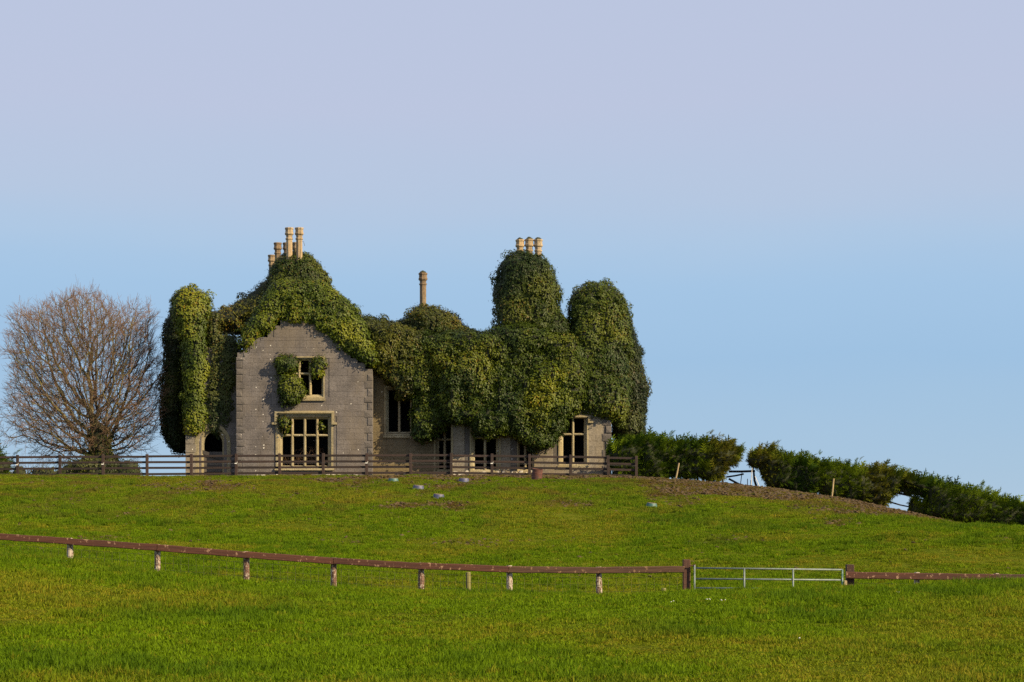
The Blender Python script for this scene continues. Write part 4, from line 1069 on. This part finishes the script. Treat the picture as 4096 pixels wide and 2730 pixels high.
for xs, lab, sd_ in ((1598, 'crumpled black plastic with pale sticks before the recessed wall', 1), (1672, 'black plastic and bleached sticks just past a fence post', 2)):
    r = random.Random(sd_); p = Vector((SX(xs, 115.3), 115.3, gz(SX(xs, 115.3), 115.3)))
    root = empty('scrap_heap', p, lab, 'scrap', 'scraps under the fence')
    bm = bmesh.new(); bmesh.ops.create_icosphere(bm, subdivisions=3, radius=1.0)
    for v in bm.verts:
        k = 0.7+0.5*float(vnoise(v.co.x*2.2, v.co.y*2.2, v.co.z*2.2, sd_)); v.co = Vector((v.co.x*0.34*k, v.co.y*0.2*k, (v.co.z+0.55)*0.16*k+v.co.x*0.05))
    me = bpy.data.meshes.new('plastic_sheet'); bm.to_mesh(me); bm.free(); me.materials.append(M['black_plastic'])
    link(bpy.data.objects.new('plastic_sheet', me), root)
    for k in range(5):
        x = r.uniform(-.25, .5); a = r.uniform(-.9, .9); mb = MB()
        mb.tube([(x, -.2, 0.0), (x+math.sin(a)*.1, -.22, .1), (x+math.sin(a)*.22, -.2, .2*r.uniform(.6, 1.2))], [.03, .025, .012], 6); mb.obj('stick', M['bleached'], root)

# ------------------------------------------------------------------ cypress hedge
def spray_arrays(P, Dr, Ln, r, wid=0.34, nl=7):
    """feathery flat sprays: stem plus side leaflets; returns verts, tris, owner index"""
    n_ = len(P); up = np.array([0, 0, 1.0])
    sd = np.cross(Dr, r.normal(0, 1, (n_, 3))); sd /= np.linalg.norm(sd, axis=1)[:, None]+1e-9
    Vs, Fs = [], []; b = 0
    bend = np.array([0.35, 0, -0.18])
    def pt(t): return P+Dr*(Ln*t)[:, None]+bend*(Ln*t*t*0.5)[:, None]
    base = np.arange(n_)
    for j in range(nl):
        t0 = np.full(n_, 0.08+0.8*j/nl); t1 = t0+0.20
        a = pt(t0); c = pt(t0+0.17)
        s = 1 if j % 2 else -1
        tipp = pt(np.minimum(t1+0.08, 1.15))+sd*(s*Ln*wid*(1.1-0.75*t0))[:, None]
        Vs += [a, c, tipp]; k = 3*n_*j
        Fs.append(np.stack([base+k, base+k+n_, base+k+2*n_], 1))
    k = 3*n_*nl
    w = (Ln*0.018)[:, None]
    Vs += [P-sd*w, P+sd*w, pt(np.full(n_, 1.1))]
    Fs.append(np.stack([base+k, base+k+n_, base+k+2*n_], 1))
    return np.concatenate(Vs), np.concatenate(Fs), np.tile(base, 3*(nl+1))
def conifer_mass(name, label, cat, pieces, trunks, seed, top_extra=0.25, wind=(0.5, -0.2, 0.8), gold=None, group=None, dens=170):
    r = np.random.default_rng(2000+seed)
    CV, CF, PV, PD, PL = [], [], [], [], []; cb = 0
    for k, (src, Y, hf, hb, R) in enumerate(pieces):
        V, Q = pillow(src, Y, hf, hb, R, 0.14, 0.6, 1.35, seed*11+k)
        CV.append(V); CF.append(Q+cb); cb += len(V)
        T = np.concatenate([Q[:, [0,1,2]], Q[:, [0,2,3]]]); A, B, C = V[T[:,0]], V[T[:,1]], V[T[:,2]]
        nr = np.cross(B-A, C-A); ar = np.linalg.norm(nr, axis=1)+1e-12; nr /= ar[:, None]; ar *= .5
        w = ar*np.where(nr[:,1] > .35, .45, 1.0); n_ = int(w.sum()*dens); kk = r.choice(len(T), n_, p=w/w.sum())
        a, b = r.uniform(size=n_), r.uniform(size=n_); f = a+b > 1; a[f], b[f] = 1-a[f], 1-b[f]
        P = A[kk]+(B[kk]-A[kk])*a[:, None]+(C[kk]-A[kk])*b[:, None]; nn = nr[kk]
        d = nn*0.65+np.array(wind)*0.6+r.normal(0, .42, (n_, 3)); d /= np.linalg.norm(d, axis=1)[:, None]
        L = r.uniform(.16, .38, n_); topm = (nn[:,2] > 0.45) & (r.uniform(size=n_) < top_extra); L[topm] *= r.uniform(1.3, 2.3, topm.sum())
        PV.append(P-nn*0.06); PD.append(d); PL.append(L)
        tp = np.nonzero(nn[:,2] > 0.35)[0]
        if len(tp):
            for q in r.choice(tp, min(len(tp), int(10+len(tp)*0.004))):     # plumes standing above the trimmed line
                m_ = int(r.integers(8, 18)); dm = np.array([r.uniform(.25, .75), r.normal(0, .2), r.uniform(.7, 1.0)]); hp = r.uniform(.2, .75)
                PV.append(P[q]+dm*hp*r.uniform(0, 1, (m_, 1))+r.normal(0, .05, (m_, 3))); dd = dm+r.normal(0, .28, (m_, 3)); PD.append(dd/np.linalg.norm(dd, axis=1)[:, None]); PL.append(r.uniform(.15, .35, m_))
    P, Dn, L = map(np.concatenate, (PV, PD, PL))
    V, Fc, own = spray_arrays(P, Dn, L, r)
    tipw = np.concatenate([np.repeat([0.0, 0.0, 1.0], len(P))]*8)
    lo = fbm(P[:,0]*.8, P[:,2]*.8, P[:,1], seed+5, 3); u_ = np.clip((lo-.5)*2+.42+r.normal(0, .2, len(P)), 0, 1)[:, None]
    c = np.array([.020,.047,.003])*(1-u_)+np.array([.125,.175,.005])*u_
    if gold:
        for gx_, gw_ in gold:
            gX = SX(gx_, 116); g = np.exp(-((P[:,0]-gX)/gw_)**2)[:, None]*np.clip(r.normal(.6, .3, (len(P), 1)), 0, 1)
            c = c*(1-g*.8)+np.array([.115,.092,.012])*g*.8
    CV = np.concatenate(CV)
    base = np.array([CV[:,0].mean(), CV[:,1].mean(), CV[:,2].min()])
    root = empty(name, base, label, cat, group)
    # shrink the inner growth so sprays hide it
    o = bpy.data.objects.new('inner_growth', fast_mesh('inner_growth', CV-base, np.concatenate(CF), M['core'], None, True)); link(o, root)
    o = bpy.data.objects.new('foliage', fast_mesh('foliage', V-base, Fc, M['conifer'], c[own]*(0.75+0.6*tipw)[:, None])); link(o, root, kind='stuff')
    for (xa, ya, xb, yb, Y, rad) in trunks:
        mb = MB(); a, d = S(xa, ya, Y), S(xb, yb, Y); md = (a+d)/2+Vector((random.uniform(-.08,.08), 0, random.uniform(-.05,.05)))
        mb.tube([a, md, d], [rad, rad*.85, rad*.7], 7); local(mb, base).obj('trunk', M['bark_dark'], root)
    return root
M['bark_dark'] = simple('dark_bark', (0.028,0.02,0.016), 0.9)
HY = 116.3
tr1 = [(2560,1925,2556,1870,HY,.06),(2650,1925,2665,1875,HY,.06),(2745,1935,2735,1880,HY,.07),(2790,1940,2800,1880,HY,.06),(2870,1945,2865,1880,HY,.07),(2895,1950,2880,1890,HY,.05),(2640,1928,2610,1890,HY,.04)]
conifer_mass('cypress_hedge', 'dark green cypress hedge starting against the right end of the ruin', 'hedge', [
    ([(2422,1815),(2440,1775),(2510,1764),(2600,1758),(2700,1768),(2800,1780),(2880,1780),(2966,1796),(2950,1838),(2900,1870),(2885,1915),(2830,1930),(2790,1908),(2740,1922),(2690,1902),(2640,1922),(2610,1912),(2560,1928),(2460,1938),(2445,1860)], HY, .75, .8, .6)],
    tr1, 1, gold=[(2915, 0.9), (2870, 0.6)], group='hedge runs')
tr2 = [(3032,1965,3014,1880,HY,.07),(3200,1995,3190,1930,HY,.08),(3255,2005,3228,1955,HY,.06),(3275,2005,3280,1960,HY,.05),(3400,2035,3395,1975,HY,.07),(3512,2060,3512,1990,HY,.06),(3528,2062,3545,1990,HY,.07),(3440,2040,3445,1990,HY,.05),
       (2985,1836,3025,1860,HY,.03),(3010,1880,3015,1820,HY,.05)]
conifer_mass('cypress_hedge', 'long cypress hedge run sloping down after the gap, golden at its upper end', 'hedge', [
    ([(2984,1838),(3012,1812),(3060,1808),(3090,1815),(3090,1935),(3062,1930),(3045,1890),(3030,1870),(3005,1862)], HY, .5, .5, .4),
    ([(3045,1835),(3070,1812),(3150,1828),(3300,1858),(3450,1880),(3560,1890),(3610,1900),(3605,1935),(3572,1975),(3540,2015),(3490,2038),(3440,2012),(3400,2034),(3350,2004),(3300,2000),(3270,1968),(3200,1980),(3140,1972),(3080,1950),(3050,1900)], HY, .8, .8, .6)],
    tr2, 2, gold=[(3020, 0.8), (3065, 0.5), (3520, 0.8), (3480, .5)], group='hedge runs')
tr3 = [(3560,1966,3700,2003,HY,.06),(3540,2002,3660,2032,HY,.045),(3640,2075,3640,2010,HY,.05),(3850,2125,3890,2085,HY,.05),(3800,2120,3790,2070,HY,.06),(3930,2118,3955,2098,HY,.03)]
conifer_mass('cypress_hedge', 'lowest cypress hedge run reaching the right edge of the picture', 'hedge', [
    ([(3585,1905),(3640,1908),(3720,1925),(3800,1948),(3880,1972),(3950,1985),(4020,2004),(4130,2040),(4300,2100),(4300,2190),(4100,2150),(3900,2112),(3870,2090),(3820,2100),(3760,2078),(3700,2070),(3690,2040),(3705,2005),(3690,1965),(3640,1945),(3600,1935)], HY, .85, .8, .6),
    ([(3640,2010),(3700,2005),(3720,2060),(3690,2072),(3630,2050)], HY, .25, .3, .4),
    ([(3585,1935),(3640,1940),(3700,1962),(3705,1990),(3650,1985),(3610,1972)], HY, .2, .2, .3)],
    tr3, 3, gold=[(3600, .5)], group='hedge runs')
# rails of a broken fence in the hedge gap
b = S(2975, 1950, HY+1.2); root = empty('broken_fence', b, 'dark broken timber rails in the gap between two hedge runs', 'fence')
for xa, ya, xb, yb, rad in ((2915,1886,3020,1884,.06),(2905,1908,2975,1896,.045),(2915,1915,2985,1950,.055),(2960,1950,2968,1890,.02),(2990,1955,2990,1915,.02),(3003,1958,3003,1920,.015)):
    mb = MB(); mb.tube([S(xa, ya, HY+1.2), S((xa+xb)/2, (ya+yb)/2+1, HY+1.2), S(xb, yb, HY+1.2)], rad, 6); local(mb, b).obj('rail' if rad > .03 else 'post', M['bark_dark'], root)
# stakes
for xa, ya, xb, yb, rad, mt, lab in ((2699,1930,2716,1852,.04,'stake','thick pale wooden stake leaning before the first hedge run'),
                                (3003,1958,3008,1872,.018,'white_rod','upright thin white rod by the hedge gap'),
                                (3047,1955,3020,1905,.018,'white_rod','slanting thin white rod just past the hedge gap'),
                                (3324,2000,3335,1914,.04,'stake','mossy pale stake before the middle hedge run')):
    Y = 113.6; a, c = S(xa, ya, Y), S(xb, yb, Y); a.z = gz(a.x, Y)-0.15
    mb = MB(); mb.tube([a, (a+c)/2+Vector((.01, 0, 0)), c], [rad, rad*1.02, rad*.95], 8)
    local(mb, a).obj('stake' if rad > .03 else 'marker_rod', M[mt], None, loc=a, label=lab, cat='stake' if rad > .03 else 'rod')
a = S(3232, 1972, 119.0); mb = MB(); mb.box(-.3, .3, 0, .5, -.5, .16)
mb.box(-.1, .1, -.01, 0, .05, .1); mb.obj('brick_block', M['red_block'], None, bevel=.03, loc=a, label='small dull red block glimpsed under the middle hedge run', cat='block')

# ------------------------------------------------------------------ bare tree and shrubs on the left
def bare_tree():
    r = np.random.default_rng(5)
    TY = 121.5; base = S(395, 1915, TY); base.z = gz(base.x, TY)-0.2
    root = empty('bare_tree', base, 'bare spreading beech tree standing left of the ruin', 'tree')
    ctr = np.array(S(332, 1525, TY)-base); rad = np.array([4.75, 3.8, 4.85])
    # crown volume to be reached
    A = r.uniform(-1, 1, (30000, 3)); q = (np.abs(A)**2.7).sum(1)**(1/2.7); A = A[(q < 1) & (q > 0.25)]; q = (np.abs(A)**2.7).sum(1)**(1/2.7)
    edge = 0.66+0.36*vnoise(A[:,0]*2.4+9, A[:,2]*2.4, A[:,1]*2.4, 14)+0.12*vnoise(A[:,0]*7+9, A[:,2]*7, A[:,1]*7, 13)
    A = A[q < edge]
    A = A*rad+ctr; A = A[A[:,2] > 0.7+0.05*np.abs(A[:,0]-0.2)]
    A = A[:12500]
    N = [np.array((0., 0, 0.)), np.array((-.03, 0, .5)), np.array((-.06, 0, 1.0)), np.array((-.1, 0, 1.5)), np.array((-.12, .02, 2.0))]
    par = [-1, 0, 1, 2, 3]; step = 0.22
    pos = np.array(N); near = np.zeros(len(A), int); nd_ = np.full(len(A), 1e9); alive = np.ones(len(A), bool); done = 0
    dirs = [np.array((0, 0, 1.0))]*5; kids = [0]*5
    for it in range(120):
        for k in range(done, len(N)):
            d = np.linalg.norm(A-N[k], axis=1); m_ = d < nd_; nd_[m_] = d[m_]; near[m_] = k
        done = len(N)
        alive &= nd_ > 0.27
        act = alive & (nd_ < 6.0)
        if not act.any(): break
        new = 0
        for k in np.unique(near[act]):
            v = A[act & (near == k)]-N[k]; v = (v/np.linalg.norm(v, axis=1)[:, None]).mean(0)
            v = v/(np.linalg.norm(v)+1e-6)*0.75+dirs[k]*0.45+r.normal(0, .2, 3)+np.array([0, 0, .04]); v /= np.linalg.norm(v)
            p = N[k]+v*step
            if kids[k] >= 3: alive[near == k] = False; continue
            kids[k] += 1; kids.append(0)
            N.append(p); par.append(k); dirs.append(v); new += 1
        if not new or len(N) > 19000: break
    n_ = len(N); ch = [[] for _ in range(n_)]
    for k in range(1, n_): ch[par[k]].append(k)
    area = np.zeros(n_)
    for k in range(n_-1, -1, -1): area[k] = 0.0108**2.25 if not ch[k] else sum(area[c] for c in ch[k])
    R_ = np.minimum(area**(1/2.25), 0.42)
    # chains
    lv = [[], [], [], []]
    def chain(k0, k1):
        pts, rs = [N[k0]], [min(R_[k0], R_[k1]*1.25)]; k = k1
        while True:
            pts.append(N[k]); rs.append(R_[k])
            if not ch[k]: break
            b = max(ch[k], key=lambda c: R_[c])
            for c in ch[k]:
                if c != b: stack.append((k, c))
            k = b
        lv[0 if rs[1] > .09 else 1 if rs[1] > .03 else 2].append((pts, rs))
    stack = [(0, 1)]
    while stack: chain(*stack.pop())
    # twigs
    tips = [k for k in range(5, n_) if R_[k] < 0.02]
    for k in tips:
        out = (N[k]-ctr)/rad; rr = np.linalg.norm(out); out = out/(rr+1e-6)
        for j in range(3 if not ch[k] else (1 if r.uniform() < .8 else 0)):
            d = dirs[k]*0.8+out*0.5*rr+np.array([0, 0, .22])+r.normal(0, .38, 3); d /= np.linalg.norm(d); L = r.uniform(.22, .55)*(r.uniform(1.3, 2.0) if (not ch[k] and r.uniform() < .3) else 1)
            d2 = d+r.normal(0, .22, 3)+np.array([0, 0, .1]); p1 = N[k]+d*L*.5; p2 = p1+d2*L*.5
            lv[3].append(([N[k], p1, p2], [.0078, .006, .004]))
            for e in range(2):
                d3 = d+r.normal(0, .45, 3); p = N[k]+(p2-N[k])*r.uniform(.25, .8); lv[3].append(([p, p+d3*.13, p+d3*.25+np.array([0, 0, .03])], [.0058, .005, .0035]))
    names = ['trunk', 'limbs', 'branches', 'twigs']
    for k, segs in enumerate(lv):
        V, Q = [], []; b = 0; m = (9, 6, 4, 3)[k]
        by = {}
        for pts, rs in segs: by.setdefault(len(pts), []).append((pts, rs))
        an = np.arange(m)*2*math.pi/m
        for ln, lst in by.items():
            Aa = np.array([p for p, _ in lst]); rs = np.array([q_ for _, q_ in lst])
            t = np.gradient(Aa, axis=1) if ln > 2 else np.repeat(Aa[:, 1:]-Aa[:, :1], 2, axis=1)
            t /= np.linalg.norm(t, axis=2)[..., None]+1e-9
            u1 = np.cross(t, np.array([.31, .9, .2])); u1 /= np.linalg.norm(u1, axis=2)[..., None]+1e-9; u2 = np.cross(t, u1)
            ring = Aa[:, :, None]+rs[:, :, None, None]*(np.cos(an)[None, None, :, None]*u1[:, :, None]+np.sin(an)[None, None, :, None]*u2[:, :, None])
            V.append(ring.reshape(-1, 3))
            i = (np.arange(ln-1)[:, None]*m+np.arange(m)[None]).ravel(); jn = (np.arange(ln-1)[:, None]*m+(np.arange(m)[None]+1) % m).ravel()
            f = np.stack([i, jn, jn+m, i+m], 1)
            Q.append((f[None]+(np.arange(len(lst))*ln*m)[:, None, None]).reshape(-1, 4)+b); b += len(lst)*ln*m
        if V:
            o = bpy.data.objects.new(names[k], fast_mesh(names[k], np.concatenate(V), np.concatenate(Q), M['bark'] if k < 3 else M['twig'], None, k < 2))
            link(o, root, kind='stuff' if k >= 2 else None)
    print('tree', n_, [len(x) for x in lv])
bare_tree()
ivy('dark ivy bush swallowing the foot of the bare tree', [
    D(src=[(330,1930),(345,1870),(352,1800),(362,1740),(372,1700),(392,1672),(415,1690),(425,1740),(445,1790),(470,1830),(500,1870),(520,1930)], Y=121.4, hf=.6, hb=.7, R=.7, tone='dark', dens=110, out=.45, amp=.7),
    D(src=[(190,1930),(215,1890),(260,1862),(300,1840),(350,1835),(420,1830),(460,1850),(480,1930)], Y=119.6, hf=.6, hb=.6, R=.6, tone='dark', dens=140, out=.35, amp=.6),
    ], tone='dark', seed=20, group=None)
ivy('clipped green bush behind the fence right of the bare tree', [
    D(src=[(470,1930),(475,1860),(500,1842),(550,1846),(562,1880),(560,1930)], Y=117.8, hf=.6, hb=.6, R=.5, tone='mid', dens=150)], tone='mid', seed=21, group=None, size=(.05, .09))
bo = [o for o in bpy.data.objects if o.get('label', '').startswith('clipped green')][0]; bo.name = 'clipped_bush'; bo['category'] = 'bush'
bo = [o for o in bpy.data.objects if o.get('label', '').startswith('dark ivy bush')][0]; bo.name = 'ivy_bush'
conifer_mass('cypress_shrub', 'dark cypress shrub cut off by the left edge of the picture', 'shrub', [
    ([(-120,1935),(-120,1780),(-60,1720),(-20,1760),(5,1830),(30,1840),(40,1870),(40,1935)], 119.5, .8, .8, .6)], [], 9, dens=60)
for k, (x, w, lab) in enumerate(((78, 26, 'low dark shrub behind the first fence bay from the left'), (185, 50, 'low tangled shrub between the leftmost posts and the bare tree'))):
    ivy(lab, [D(src=[(x-w,1935),(x-w,1880),(x-w*.4,1862),(x+w*.5,1868),(x+w,1885),(x+w,1935)], Y=118.5, hf=.5, hb=.5, R=.5, tone='dark' if k else 'rust', dens=120, out=.25)], tone='dark', seed=30+k, group=None, size=(.05, .1))
    bo = [o for o in bpy.data.objects if o.get('label', '') == lab][0]; bo.name = 'low_shrub'; bo['category'] = 'shrub'
# pale saplings
p = S(105, 1915, 120.0); mb = MB(); r = random.Random(4)
for k in range(46):
    x = SX(r.uniform(40, 180), 120)-p.x; h = r.uniform(.7, 1.55); ln = r.uniform(-.15, .2)
    mb.tube([(x, r.uniform(-.5, .5), -.1), (x+ln*.4, 0, h*.5), (x+ln, 0, h)], [.008, .006, .003], 3, False)
mb.obj('sapling_stems', M['twig'], None, loc=p, label='pale bare whips standing behind the fence at far left', cat='saplings', kind='stuff')
# daisies
mb = MB(); rd = random.Random(9)
for (xs, ys, n_) in ((2840,2411,5),(2890,2415,3),(3590,2382,3),(3880,2388,1),(280,2245,1),(3210,2572,2),(2695,2420,2)):
    for k in range(n_):
        Y = 26+rd.uniform(0, 8)
        Ys = np.arange(20, 38, .05); X = (xs/4-512)*Ys/F; hit = np.nonzero(ground(X, Ys) >= EYE+(HOR-ys/4)*Ys/F)[0]
        Y = Ys[hit[0]] if len(hit) else 36.0; X = SX(xs+rd.uniform(-14, 14), Y); z = gz(X, Y)+.06
        mb.lathe([(.006, z-.012), (.011, z-.008), (.009, z-.003)], 7, X, Y+rd.uniform(-.2, .2))
mb.obj('daisies', M['insul'], None, label='tiny white daisies dotted in the near grass', cat='daisies', kind='stuff')
